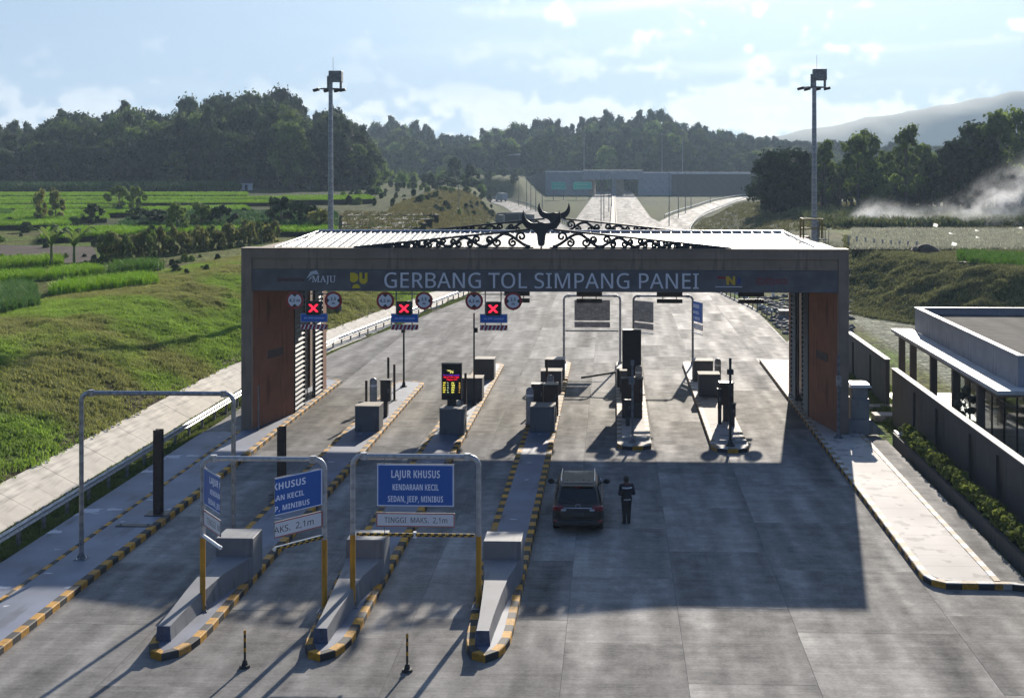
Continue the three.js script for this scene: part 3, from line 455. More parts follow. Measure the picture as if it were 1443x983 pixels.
    head.bezierCurveTo(0.1, -0.74, 0.16, -0.68, 0.16, -0.55); head.lineTo(0.2, -0.2); head.bezierCurveTo(0.24, -0.02, 0.36, 0.04, 0.44, 0.08); head.lineTo(0.62, 0.12); head.bezierCurveTo(0.98, 0.28, 1.06, 0.66, 0.9, 1.06); head.bezierCurveTo(0.88, 0.66, 0.7, 0.44, 0.34, 0.4); head.bezierCurveTo(0.2, 0.39, 0.1, 0.45, 0, 0.45);
    head.bezierCurveTo(-0.1, 0.45, -0.2, 0.39, -0.34, 0.4); head.bezierCurveTo(-0.7, 0.44, -0.88, 0.66, -0.9, 1.06); head.bezierCurveTo(-1.06, 0.66, -0.98, 0.28, -0.62, 0.12); head.lineTo(-0.44, 0.08); head.bezierCurveTo(-0.36, 0.04, -0.24, -0.02, -0.2, -0.2); head.lineTo(-0.16, -0.55); head.bezierCurveTo(-0.16, -0.68, -0.1, -0.74, 0, -0.74);
    const hg = new THREE.ExtrudeGeometry(head, { depth: 0.09, bevelEnabled: true, bevelSize: 0.015, bevelThickness: 0.02, bevelSegments: 1, curveSegments: 8 });
    const hd = part('buffalo_head', hg.translate(0, 0.74, 0).scale(0.97, 0.97, 1).translate(0, y0 + 0.12, Zr(zc) + (nm === 'front' ? 0.12 : -0.2)), mat.ornament, cr);
    part('boss', T(new THREE.SphereGeometry(0.06, 10, 8), 0, y0 + 0.05, Zr(zc) + 0.24), mat.galv, hd);
  }
  // lettering and emblems on the name band
  const zf = Zr(GF) - 0.05 + 0.004, pale = M([0.66, 0.67, 0.70], 0.5);
  add('lettering', textGeo('GERBANG TOL SIMPANG PANEI', fontR, 0.76, 15.42, 0.06).translate(X(-11.28), 7.22, zf), pale);
  add('lettering', textGeo('MAJU', fontS, 0.42, 1.18, 0.03).translate(X(-14.88), 7.38, zf), M([0.72, 0.73, 0.76], 0.5));
  add('white_mark', [prism([[0, 0], [0.32, 0.22], [0.62, 0.2], [0.5, 0.42], [0.2, 0.34]], 0.02), prism([[0.08, -0.12], [0.3, 0.05], [0.2, 0.1]], 0.02)].map((q) => q.translate(X(-15.15), 7.66, zf)), M([0.5, 0.52, 0.56], 0.5));
  add('red_lettering', strokes(1.3, 0.2, 1).map((q) => q.translate(X(-16.6), 7.5, zf)), M([0.10, 0.022, 0.02], 0.6));
  {
    const yl = M([0.62, 0.46, 0.01], 0.5), P = new THREE.Shape(), U = new THREE.Shape(), C = new THREE.Shape(), ex = (s) => new THREE.ExtrudeGeometry(s, { depth: 0.03, bevelEnabled: false, curveSegments: 8 });
    P.moveTo(0, 0.2); P.lineTo(0, 0.76); P.lineTo(0.14, 0.76); P.lineTo(0.14, 0.76); P.absarc(0.16, 0.52, 0.24, Math.PI / 2, -Math.PI / 2, true); P.absarc(0.0, 0.2, 0.14, 0.6, Math.PI / 2, false);
    U.moveTo(0.46, 0.76); U.lineTo(0.46, 0.42); U.absarc(0.66, 0.40, 0.2, Math.PI, 0, false); U.lineTo(0.86, 0.76); U.lineTo(0.73, 0.76); U.lineTo(0.73, 0.46); U.lineTo(0.60, 0.46); U.lineTo(0.60, 0.76);
    C.absarc(0.3, 0, 0.2, 0, Math.PI, false);
    add('yellow_emblem', [ex(P), ex(U), ex(C)].map((q) => q.translate(X(-12.98), 7.2, zf)), yl);
  }
  {
    const yl = M([0.55, 0.36, 0.02], 0.5), rd = M([0.26, 0.02, 0.025], 0.5), bl = M([0.03, 0.05, 0.2], 0.5), ox = X(5.05);
    add('red_emblem', prism([[0, 0.32], [0.42, 0.32], [0.62, 0.08], [0.62, 0.24], [0.5, 0.42], [0, 0.42]], 0.02).translate(ox, 7.4, zf), rd);
    add('yellow_emblem', prism([[0.4, 0.42], [0.56, 0.42], [0.74, 0.2], [0.74, 0.42], [0.86, 0.42], [0.86, 0], [0.74, 0], [0.56, 0.24], [0.56, 0], [0.44, 0]], 0.022).translate(ox, 7.42, zf), yl);
    add('blue_emblem', prism([[0.9, 0.06], [1.12, 0.06], [1.12, 0.36], [1.0, 0.36]], 0.02).translate(ox, 7.4, zf), bl);
    add('white_line', box(ox - 0.1, ox + 1.2, 7.31, 7.345, zf, zf + 0.02), pale);
    add('red_lettering', strokes(1.55, 0.34, 2).map((q) => q.translate(X(6.95), 7.44, zf)), M([0.23, 0.025, 0.03], 0.6));
  }
  // ladder with cage on the right end
  {
    const lg = new THREE.Group(); lg.name = 'roof_ladder'; t.add(lg); const x = X(GR) + 0.28, z = Zr(GB) + 2.2, q = [rod([x, 0.2, z - 0.22], [x, 10.1, z - 0.22], 0.03), rod([x, 0.2, z + 0.22], [x, 10.1, z + 0.22], 0.03)]; for (let y = 0.4; y < 9.2; y += 0.32) q.push(rod([x, y, z - 0.22], [x, y, z + 0.22], 0.016, 5)); part('ladder_frame', q, mat.galvDull, lg);
    const c = []; for (let y = 2.4; y < 9.3; y += 1.1) { const p = []; for (let i = 0; i <= 10; i++) { const a = -Math.PI / 2 + Math.PI * i / 10; p.push([x + 0.62 * Math.cos(a), y, z + 0.32 * Math.sin(a)]); } c.push(tube(p, 0.02, 5, 12)); } for (const a of [-0.9, 0, 0.9]) c.push(rod([x + 0.62 * Math.cos(a), 2.4, z + 0.32 * Math.sin(a)], [x + 0.62 * Math.cos(a), 9.6, z + 0.32 * Math.sin(a)], 0.018, 5)); part('ladder_cage', c, mat.galvDull, lg);
    const r = [], yy = M([0.24, 0.17, 0.04], 0.6); for (const [px, pz] of [[-0.9, 0.5], [0.15, 0.5], [-0.9, -0.6], [0.15, -0.6]]) r.push(box(x + px - 0.05, x + px + 0.05, 9.1, 10.2, z + pz - 0.05, z + pz + 0.05)); for (const y of [9.65, 10.2]) r.push(rod([x - 0.9, y, z - 0.6], [x - 0.9, y, z + 0.5], 0.03), rod([x - 0.9, y, z + 0.5], [x + 0.15, y, z + 0.5], 0.03), rod([x - 0.9, y, z - 0.6], [x + 0.15, y, z - 0.6], 0.03)); part('guard_rail', r, yy, lg);
  }
}

// ================================================================== CANVAS PRINTS
function canvasTex(w, h, draw) { const c = document.createElement('canvas'); c.width = w; c.height = h; draw(c.getContext('2d'), w, h); const t = new THREE.CanvasTexture(c); t.colorSpace = THREE.SRGBColorSpace; t.anisotropy = 8; return t; }
function fit(x, s, font, size, cx, cy, width) { x.save(); x.font = font.replace('#', size); const w = x.measureText(s).width; x.translate(cx, cy); x.scale(width / w, 1); x.textAlign = 'center'; x.textBaseline = 'middle'; x.fillText(s, 0, 0); x.restore(); }
const laneTex = canvasTex(1024, 560, (x, w, h) => { x.fillStyle = '#0f56a8'; x.fillRect(0, 0, w, h); x.strokeStyle = '#dfe6f2'; x.lineWidth = 14; x.strokeRect(9, 9, w - 18, h - 18); x.fillStyle = '#e6ecf6'; fit(x, 'LAJUR KHUSUS', 'bold #px sans-serif', 142, 512, 130, 660); fit(x, 'KENDARAAN KECIL', 'bold #px sans-serif', 112, 512, 305, 622); fit(x, 'SEDAN, JEEP, MINIBUS', 'bold #px sans-serif', 112, 512, 462, 742); });
const heightTex = canvasTex(1024, 190, (x, w, h) => { x.fillStyle = '#d7dade'; x.fillRect(0, 0, w, h); x.strokeStyle = '#a33a34'; x.lineWidth = 12; x.strokeRect(7, 7, w - 14, h - 14); x.fillStyle = '#23252a'; fit(x, 'TINGGI  MAKS.  2,1m', '#px sans-serif', 104, 520, 98, 830); });
const roundTex = (a, b) => canvasTex(256, 256, (x) => { x.fillStyle = '#a31f24'; x.fillRect(0, 0, 256, 256); x.fillStyle = '#dfe3e8'; x.beginPath(); x.arc(128, 128, 98, 0, 7); x.fill(); x.fillStyle = '#16181c'; if (b) { x.save(); x.beginPath(); x.arc(128, 128, 98, 0, 7); x.clip(); for (const s of [-1, 1]) { x.beginPath(); x.moveTo(128 + s * 118, 60); x.lineTo(128 + s * 58, 128); x.lineTo(128 + s * 118, 196); x.fill(); } x.restore(); fit(x, a, 'bold #px sans-serif', 62, 128, 104, 84); fit(x, b, 'bold #px sans-serif', 54, 128, 166, 50); } else { x.save(); x.beginPath(); x.arc(128, 128, 98, 0, 7); x.clip(); for (const s of [-1, 1]) { x.beginPath(); x.moveTo(66, 128 + s * 112); x.lineTo(128, 128 + s * 50); x.lineTo(190, 128 + s * 112); x.fill(); } x.restore(); fit(x, a, 'bold #px sans-serif', 64, 128, 130, 160); } });
const tallTex = roundTex('4,2 m'), wideTex = roundTex('2,5', 'm');
const bannerTex = canvasTex(512, 160, (x, w, h) => { x.fillStyle = '#1f5fb4'; x.fillRect(0, 0, w, h); x.strokeStyle = '#aab8cf'; x.lineWidth = 8; x.strokeRect(5, 5, w - 10, h - 10); x.fillStyle = '#8fb0e0'; for (let u = 70, i = 0; u < 440; i++) { const q = 8 + hash(i, 4, 3) * 14; x.fillRect(u, 66 + hash(i, 4, 5) * 8, q, 30); u += q + 5 + (hash(i, 4, 8) > 0.82 ? 14 : 0); } });
const hazardTex = canvasTex(512, 96, (x, w, h) => { x.fillStyle = '#d5d3d2'; x.fillRect(0, 0, w, h); x.fillStyle = '#8c1f35'; for (let i = -2; i < 9; i++) { x.beginPath(); const s = i * 74, k = 46; x.moveTo(s, h); x.lineTo(s + k, h); x.lineTo(s + k + 34, 0); x.lineTo(s + 34, 0); x.fill(); } });
const barTex = canvasTex(1024, 40, (x, w, h) => { x.fillStyle = '#c89a1c'; x.fillRect(0, 0, w, h); x.fillStyle = '#151515'; for (let i = -1; i < 16; i++) { x.beginPath(); const s = i * 68; x.moveTo(s, h); x.lineTo(s + 36, h); x.lineTo(s + 62, 0); x.lineTo(s + 26, 0); x.fill(); } });
const crossTex = canvasTex(128, 128, (x) => { x.fillStyle = '#000'; x.fillRect(0, 0, 128, 128); x.fillStyle = '#fff'; const px = (X, Y, r) => { x.beginPath(); x.arc(X, Y, r, 0, 7); x.fill(); }; for (let i = -4; i <= 4; i++) for (const [a, b] of [[1, 1], [1, -1]]) for (let k = -1; k <= 1; k++) px(64 + i * 9 * a + k * 7, 64 + i * 9 * b, 7.5); });
const priceTex = canvasTex(512, 900, (x, w, h) => {
  x.fillStyle = '#000'; x.fillRect(0, 0, w, h); x.fillStyle = '#e8e27a'; x.beginPath(); x.moveTo(120, 130); x.lineTo(240, 130); x.lineTo(215, 165); x.lineTo(170, 160); x.fill(); x.beginPath(); x.moveTo(215, 210); x.lineTo(245, 130); x.lineTo(275, 190); x.lineTo(300, 125); x.lineTo(310, 210); x.lineTo(285, 215); x.lineTo(262, 175); x.lineTo(240, 215); x.fill();
  const row = (c, y, hh, x0, x1, seed, dash = 1) => { x.fillStyle = c; for (let u = x0, i = 0; u < x1; i++) { const q = 8 + hash(i, seed, 3) * 16; x.fillRect(u, y - hh / 2 + hash(i, seed, 5) * hh * 0.3, q, hh * (0.6 + 0.4 * hash(i, seed, 6))); u += q + 4 + (hash(i, seed, 8) > 0.8 ? 16 : 0) * dash; } };
  row('#7a2cd0', 262, 26, 30, 480, 1); row('#ff1238', 316, 44, 40, 470, 2); row('#ff1238', 380, 40, 120, 400, 3);
  for (let i = 0; i < 5; i++) { const y = 470 + i * 62; row('#f2e04a', y, 44, 24, 86, 10 + i, 0); row('#cfe8b8', y, 24, 140, 176, 20 + i, 0); row('#f5f06a', y, 48, 256, 330, 30 + i, 0); row('#e8b64a', y, 34, 458, 488, 40 + i, 0); }
});
function flatPanel(w, h, tex, rough = 0.45, u0 = 0, u1 = 1, o = {}) { const g = new THREE.PlaneGeometry(w, h), uv = g.attributes.uv; for (let i = 0; i < uv.count; i++) uv.setX(i, lerp(u0, u1, uv.getX(i))); return [g, M([1, 1, 1], rough, { map: tex, ...o })]; }
// ================================================================== LANE SIGNALS HUNG UNDER THE GATE
function laneSignal(x, label) {
  const t = thing('lane_signal', label, 'lane signal', [x, 0, GF - 0.15], 0, 'lane signals hanging under the gate');
  part('hanger', [rod([-0.42, 5.1, -0.06], [-0.42, GU, -0.06], 0.028), rod([0.36, 5.1, -0.06], [0.36, GU, -0.06], 0.028), rod([-1.0, 6.9, -0.06], [1.0, 6.9, -0.06], 0.022), rod([-0.96, 6.1, -0.07], [-0.96, 6.9, -0.07], 0.02), rod([0.96, 6.1, -0.07], [0.96, 6.9, -0.07], 0.02)], mat.galvDull, t);
  for (const [dx, tex] of [[-0.96, tallTex], [0.96, wideTex]]) {
    const s = new THREE.Group(); s.name = numbered('round_sign'); s.position.set(dx, 6.58, 0); t.add(s);
    part('plate', new THREE.CylinderGeometry(0.44, 0.44, 0.03, 32).rotateX(Math.PI / 2), mat.galvDull, s);
    const f = new THREE.CircleGeometry(0.43, 36), m = new THREE.Mesh(f, M([0.9, 0.9, 0.9], 0.45, { map: tex })); m.name = 'face'; m.position.z = 0.019; s.add(m);
  }
  const b = new THREE.Group(); b.name = 'signal_box'; b.position.set(-0.02, 6.2, 0); t.add(b);
  part('housing', box(-0.36, 0.36, -0.34, 0.34, -0.16, 0.06, 0.03), mat.black, b);
  const l = new THREE.Mesh(new THREE.PlaneGeometry(0.6, 0.58), new THREE.MeshStandardMaterial({ color: 0x050505, roughness: 0.4, emissive: new THREE.Color(1, 0.015, 0.05), emissiveMap: crossTex, emissiveIntensity: 0.95 })); l.name = 'red_cross_light'; l.position.z = 0.064; b.add(l);
  const [bg, bm] = flatPanel(1.34, 0.42, bannerTex); const bn = part('blue_plate', box(-0.68, 0.68, 5.5, 5.94, -0.03, 0.0, 0.008), mat.galvDull, t); const f2 = new THREE.Mesh(bg, bm); f2.name = 'face'; f2.position.set(0, 5.72, 0.004); bn.add(f2);
  const [hg, hm] = flatPanel(1.34, 0.24, hazardTex); const hz = part('hazard_bar', box(-0.68, 0.68, 5.14, 5.4, -0.03, 0.0, 0.008), mat.galvDull, t); const f3 = new THREE.Mesh(hg, hm); f3.name = 'face'; f3.position.set(0, 5.27, 0.004); hz.add(f3);
  return t;
}
const ls = laneSignal(-14.8, 'red cross lane signal with two round limit signs, leftmost, before the left louvred pier');
copy(ls, 'lane_signal', [-10.3, 0, GF - 0.15], 0, 'red cross lane signal with two round limit signs, under the first big letter');
copy(ls, 'lane_signal', [-5.9, 0, GF - 0.15], 0, 'red cross lane signal with two round limit signs, nearest the centre of the gate');
{ // the same signals for the other direction, seen from behind
  const t0 = thing('rear_lane_signal', 'dark back of a lane signal hanging behind the gate, beside the third red cross', 'lane signal', [-5.75, 0, GB + 0.1], 0, 'lane signals facing away at the rear of the gate');
  part('hanger', [rod([-0.4, 5.1, 0], [-0.4, GU, 0], 0.028), rod([0.4, 5.1, 0], [0.4, GU, 0], 0.028), rod([-1.05, 6.9, 0], [1.05, 6.9, 0], 0.022)], mat.galvDull, t0);
  for (const s of [-1, 1]) part('round_sign', T(new THREE.CylinderGeometry(0.44, 0.44, 0.03, 28).rotateX(Math.PI / 2), s * 0.98, 6.55, 0), mat.signBack, t0);
  part('signal_box', box(-0.36, 0.36, 5.95, 6.6, -0.1, 0.12, 0.03), mat.black, t0); part('name_plate', box(-0.76, 0.76, 5.5, 5.96, -0.03, 0.03, 0.008), mat.darkMetal, t0); part('hazard_bar', box(-0.76, 0.76, 5.1, 5.36, -0.03, 0.03, 0.008), mat.darkMetal, t0);
  copy(t0, 'rear_lane_signal', [-1.45, 0, GB + 0.1], 0, 'dark back of a lane signal above the closed grey sign gate behind');
  copy(t0, 'rear_lane_signal', [3.3, 0, GB + 0.1], 0, 'dark back of a lane signal above the swung-open grey sign gate behind');
  copy(t0, 'rear_lane_signal', [8.1, 0, GB + 0.1], 0, 'dark back of a lane signal, rightmost, before the guardrail end');
}

// ================================================================== SIGN GATES OVER THE LANES
function gateFrame(name, label, xa, xb, z, top, lower, colour = mat.post) {
  const t = thing(name, label, 'sign gate', [xa, 0.19, z]), W = xb - xa, r = 0.075, e = 0.28;
  const bend = (s) => { const p = []; for (let i = 0; i <= 6; i++) { const a = Math.PI / 2 * i / 6; p.push([s < 0 ? e - e * Math.cos(a) : W - e + e * Math.cos(a), top - e + e * Math.sin(a), 0]); } return tube(p, r, 10, 8); };
  part('post', [cyl(0, 0, lower ? 2.12 : 0.02, top - e, r, r, 14), bend(-1)], colour, t); part('post', [cyl(W, 0, lower ? 2.12 : 0.02, top - e, r, r, 14), bend(1)], colour, t);
  part('crossbar', [rod([e, top, 0], [W - e, top, 0], r, 12), cyl(e + 0.05, 0, top - 0.1, top + 0.1, 0.1, 0.1, 10).rotateZ(0), cyl(W - e - 0.05, 0, top - 0.1, top + 0.1, 0.1, 0.1, 10)], colour, t);
  for (const x of [0, W]) { if (lower) part('yellow_sleeve', cyl(x, 0, 0.02, 2.12, r + 0.006, r + 0.006, 14), mat.yellow, t); part('base_plate', [box(x - 0.2, x + 0.2, 0, 0.025, -0.2, 0.2), ...[[-1, -1], [1, -1], [-1, 1], [1, 1]].map(([a, b]) => cyl(x + a * 0.15, b * 0.15, 0.02, 0.07, 0.02, 0.02, 6)), ...[0, 1, 2, 3].map((i) => prism([[0, 0], [0.1, 0], [0, 0.16]], 0.012).translate(r, 0.02, 0).rotateY(i * Math.PI / 2).translate(x, 0, 0))], mat.galv, t); }
  return t;
}
function board(parent, name, w, h, tex, u0 = 0, u1 = 1, back = mat.signBack) {
  const g = new THREE.Group(); g.name = numbered(name); parent.add(g); part('backing', box(0, w, 0, h, -0.03, 0, 0.006), back, g); const [pg, pm] = flatPanel(w - 0.02, h - 0.02, tex, 0.42, u0, u1); const f = new THREE.Mesh(pg, pm); f.name = 'face'; f.position.set(w / 2, h / 2, 0.003); g.add(f); return g;
}
const barPart = (w, parent, nm = 'height_bar') => { const g = new THREE.CylinderGeometry(0.05, 0.05, w, 10, 1).rotateZ(Math.PI / 2).translate(w / 2, 0, 0), uv = g.attributes.uv; for (let i = 0; i < uv.count; i++) uv.setXY(i, uv.getY(i) * w / 3.2, uv.getX(i)); const q = barTex; q.wrapS = q.wrapT = THREE.RepeatWrapping; return part(nm, g, M([1, 1, 1], 0.5, { map: q }), parent, true); };
{ // closed gate: special lane for small vehicles
  const t = gateFrame('sign_gate', 'closed sign gate with yellow posts and a complete blue board reading LAJUR KHUSUS', -7.72, -3.98, -37.5, 4.45, true), W = 3.74;
  const b = board(t, 'blue_board', 2.3, 1.26, laneTex); b.position.set(0.72, 2.97, 0.03); const h = board(t, 'height_plate', 2.34, 0.42, heightTex); h.position.set(0.7, 2.37, 0.03);
  const bar = barPart(W - 0.25, t); bar.position.set(0.125, 2.14, 0.02);
  part('strap', [rod([0.95, 2.1, 0.0], [0.95, 4.45, 0.0], 0.012, 5), rod([2.8, 2.1, 0.0], [2.8, 4.45, 0.0], 0.012, 5)], mat.galvDull, t);
  part('bar_sleeve', cyl(1.85, 0.02, 2.05, 2.23, 0.055, 0.055).rotateZ(0), mat.white, t);
}
{ // swung-open gate
  const t = gateFrame('sign_gate', 'swung-open sign gate with yellow posts and two half boards over the far left lane', -12.05, -8.45, -37.0, 4.45, true), W = 3.6;
  for (const s of [-1, 1]) {
    const leaf = new THREE.Group(); leaf.name = numbered('sign_leaf'); t.add(leaf); leaf.position.set(s < 0 ? 0 : W, 0, 0); leaf.rotation.y = s < 0 ? -0.93 : 0.86; // both leaves turned towards the approaching traffic
    const L = s < 0 ? 1.42 : 1.66, x0 = s < 0 ? 0.08 : -L - 0.06;
    const pnl = (nm, y, hh, tex, u0, u1) => { const [g, m] = flatPanel(L - 0.02, hh - 0.02, tex, 0.42, u0, u1); const bk = part(nm, box(x0, x0 + L, y, y + hh, -0.03, 0, 0.006), mat.signBack, leaf); const f = new THREE.Mesh(g, m); f.name = 'face'; f.position.set(x0 + L / 2, y + hh / 2, 0.003); bk.add(f); };
    pnl('blue_board', 3.13, 1.08, laneTex, s < 0 ? 0 : 0.495, s < 0 ? 0.495 : 1); pnl('height_plate', 2.5, 0.47, heightTex, s < 0 ? 0 : 0.515, s < 0 ? 0.515 : 1);
    if (s > 0) { const bar = barPart(L, leaf); bar.position.set(x0, 2.2, 0); part('bar_tip', [T(new THREE.SphereGeometry(0.055, 8, 6), x0, 2.2, 0), rod([x0, 2.255, 0], [x0 + L, 2.255, 0], 0.02)], mat.white, leaf); } else part('height_bar', [rod([x0, 2.2, 0], [x0 + L, 2.2, 0], 0.05), T(new THREE.SphereGeometry(0.06, 8, 6), x0 + L, 2.2, 0)], mat.white, leaf);
  }
}
gateFrame('height_portal', 'plain grey pipe portal over the far left lane, taller than the sign gates', -17.65, -12.55, -41.7, 5.5, false, mat.galv);
{ // two sign gates of the opposite lanes, seen from behind
  const a = gateFrame('sign_gate', 'grey sign gate behind the toll gate, closed, its boards seen from the back', -3.3, 0.42, -84.4, 4.45, false, mat.post);
  const b = board(a, 'board_back', 2.35, 1.36, laneTex); b.rotation.y = Math.PI; b.position.set(3.05, 2.82, 0); const h = board(a, 'height_plate', 2.35, 0.38, heightTex); h.rotation.y = Math.PI; h.position.set(3.05, 2.36, 0); part('height_bar', rod([0.1, 2.14, 0], [3.62, 2.14, 0], 0.05), mat.galvDull, a);
  const c = gateFrame('sign_gate', 'grey sign gate behind the toll gate, swung open, one blue face showing on the right', 1.3, 5.2, -84.4, 4.45, false, mat.galvDull);
  for (const [x, turn, L] of [[0, 0.72, 1.65], [3.9, -1.82, 1.5]]) { const l = new THREE.Group(); l.name = numbered('sign_leaf'); l.position.set(x, 0, 0); l.rotation.y = -turn; if (turn < 0) l.rotation.y = -1.22; c.add(l); const q = board(l, 'board_back', L, 1.36, laneTex, 0.47, 1, turn < 0 ? mat.signBack : mat.signBack); if (turn < 0) { q.position.set(0.06, 2.82, 0); const h2 = board(l, 'height_plate', L, 0.4, heightTex, 0.47, 1); h2.position.set(0.06, 2.34, 0); } else { q.rotation.y = Math.PI; q.position.set(L + 0.06, 2.82, 0); const h2 = board(l, 'height_plate', L, 0.4, heightTex, 0.47, 1); h2.rotation.y = Math.PI; h2.position.set(L + 0.06, 2.34, 0); } part('height_bar', rod([0, 2.1, 0], [L, 2.1, 0], 0.045), mat.white, l); }
}

// ================================================================== EQUIPMENT ON THE ISLANDS
const by = 0.19;
const bl0 = (() => { const t = thing('concrete_block', 'grey concrete block with bollard behind it on the leftmost toll island', 'concrete block', [-12.1, by, -62.2], 0, 'concrete blocks on the toll islands'); part('body', box(-0.6, 0.6, 0, 1.22, -1.1, 0, 0.03), M([0.15, 0.16, 0.18], 0.7, { map: streakMap }), t); part('cap', box(-0.62, 0.62, 1.222, 1.262, -1.12, 0.02, 0.01), mat.lining, t); return t; })();
for (const [x, z, l] of [[-7.85, -61.6, 'grey concrete block under the lit price display'], [-7.9, -70.6, 'grey concrete block behind the price display, nearer of two'], [-7.9, -77.6, 'grey concrete block at the tail of the island behind the price display'], [-3.5, -62.4, 'grey concrete block in front of the brown cabinets, on the island left of the car'], [-3.6, -73.2, 'grey concrete block behind the brown cabinets'], [-3.6, -77.6, 'grey concrete block at the tail of the island under the closed grey sign gate'], [0.95, -73.5, 'grey concrete block behind the tall black display'], [5.4, -77.4, 'grey concrete block farthest back on the rightmost toll island'], [5.4, -72.4, 'grey concrete block beside the brown reader on the rightmost toll island']]) copy(bl0, 'concrete_block', [x, by, z], 0, l);
function bollard(x, z, h, label) { const t = thing('rounded_bollard', label, 'bollard', [x, by, z], 0, 'round-topped bollards on the toll islands'); const pts = [[0.19, 0], [0.19, h - 0.19]]; for (let i = 1; i <= 6; i++) { const a = Math.PI / 2 * i / 6; pts.push([0.19 * Math.cos(a) + 0.0001, h - 0.19 + 0.19 * Math.sin(a)]); } part('post', new THREE.LatheGeometry(pts.map((p) => new THREE.Vector2(...p)), 18), M([0.50, 0.50, 0.49], 0.5, { map: wearMap }), t); part('foot', cyl(0, 0, 0, 0.05, 0.26, 0.26, 18), mat.galvDull, t); part('band', cyl(0, 0, h - 0.45, h - 0.34, 0.194, 0.194, 18), mat.white, t); return t; }
bollard(-12.35, -65.2, 2.15, 'white round-topped bollard behind the block on the leftmost island');
bollard(-4.25, -64.4, 1.85, 'grey round-topped bollard at the left of the brown cabinets'); bollard(-3.35, -67.4, 2.0, 'grey round-topped bollard rising behind the brown cabinets');
bollard(1.35, -69.6, 2.2, 'grey round-topped bollard beside the tall black display'); bollard(6.1, -75.2, 1.75, 'grey round-topped bollard at the right of the rear block on the rightmost island');
function cabinet(x, z, w, h, d, m, label, mast = 0.35, turn = 0, name = 'payment_cabinet') { const t = thing(name, label, 'payment cabinet', [x, by, z], turn); part('pedestal', box(-w * mast / 2, w * mast / 2, 0, h * 0.42, -d / 2, d / 2, 0.02), mat.darkMetal, t); part('body', box(-w / 2, w / 2, h * 0.422, h, -d / 2, d / 2, 0.03), m, t); part('door', box(-w / 2 + 0.04, w / 2 - 0.04, h * 0.46, h - 0.05, d / 2 + 0.002, d / 2 + 0.02, 0.01), m, t); part('hood', box(-w / 2 - 0.03, w / 2 + 0.03, h + 0.002, h + 0.04, -d / 2 - 0.04, d / 2 + 0.1, 0.01), mat.darkMetal, t); part('handle', box(w / 2 - 0.12, w / 2 - 0.08, h * 0.66, h * 0.78, d / 2 + 0.02, d / 2 + 0.045, 0.008), mat.galvDull, t); return t; }
cabinet(-11.85, -66.0, 0.52, 1.9, 0.42, mat.dark, 'black reader cabinet on a pedestal beside the white bollard', 0.4);
cabinet(-3.95, -66.0, 0.62, 1.75, 0.5, mat.dark, 'black cabinet at the left of the brown one, on the island left of the car', 0.8); cabinet(-3.2, -65.0, 0.72, 1.9, 0.6, mat.rust, 'brown rusty cabinet behind the front block on the island left of the car', 0.8);
cabinet(0.95, -66.4, 1.1, 2.0, 0.7, mat.rust, 'wide brown cabinet under the tall black display', 0.95); cabinet(0.7, -64.2, 0.34, 1.3, 0.35, mat.darkMetal, 'small dark post cabinet in front of the wide brown cabinet', 0.6);
cabinet(5.75, -65.6, 0.72, 1.95, 0.5, mat.rust, 'brown reader cabinet on the rightmost toll island', 0.45); cabinet(5.95, -64.3, 0.3, 1.1, 0.3, mat.dark, 'small black card reader in front of the brown cabinet, rightmost island', 0.7); cabinet(5.35, -64.8, 0.2, 1.75, 0.2, mat.darkMetal, 'slim dark reader post at the left of the brown cabinet, rightmost island', 0.9);
{ // lit price display
  const t = thing('price_display', 'black electronic price display lit in red and yellow above a block', 'electronic display', [-7.95, by + 1.26, -62.3]); part('stem', box(-0.22, 0.22, 0, 0.32, -0.3, -0.05, 0.02), mat.black, t); part('housing', box(-0.49, 0.49, 0.3, 2.05, -0.34, 0.02, 0.03), mat.black, t);
  const m = new THREE.Mesh(new THREE.PlaneGeometry(0.92, 1.66), new THREE.MeshStandardMaterial({ color: 0x040404, roughness: 0.45, emissive: 0xffffff, emissiveMap: priceTex, emissiveIntensity: 0.55 })); m.name = 'screen'; m.position.set(0, 1.18, 0.024); t.add(m); part('visor', box(-0.5, 0.5, 2.052, 2.075, -0.34, 0.1), mat.black, t);
  const u = thing('rear_price_display', 'tall black display panel seen from behind on the sunlit island', 'electronic display', [0.98, by, -70.2]); part('stem', box(-0.25, 0.25, 0, 2.3, -0.15, 0.15, 0.02), mat.black, u); part('housing', box(-0.52, 0.52, 1.9, 4.05, -0.2, 0.2, 0.03), mat.black, u); part('rear_door', box(-0.46, 0.46, 2.0, 3.95, 0.202, 0.222, 0.01), mat.dark, u);
}
function slimPole(x, z, h, r, label, m, extra, yb = by, group) { const t = thing('camera_pole', label, 'pole', [x, yb, z]); if (group) t.userData.group = group; part('pole', cyl(0, 0, 0, h, r, r * 0.85, 10), m, t); part('base', [cyl(0, 0, 0, 0.06, r * 3.2, r * 3.2, 12), cyl(0, 0, 0.06, 0.3, r * 1.9, r * 1.2, 10)], m, t); if (extra) extra(t, h); return t; }
const head = (t, h) => { part('camera', [box(-0.11, 0.11, h - 0.38, h - 0.12, 0.02, 0.3, 0.02)], mat.black, t); };
slimPole(-17.15, -75, 3.4, 0.05, 'slim dark pole on the end of the left pavement', mat.darkMetal, head); slimPole(-12.4, -75, 3.6, 0.06, 'slim dark pole at the tail of the leftmost island', mat.darkMetal, head);
slimPole(-7.62, -69.4, 5.0, 0.05, 'tall slim dark pole behind the price display', mat.darkMetal, (t, h) => part('camera', box(-0.02, 0.2, h - 1.05, h - 0.8, -0.1, 0.12, 0.02), mat.black, t));
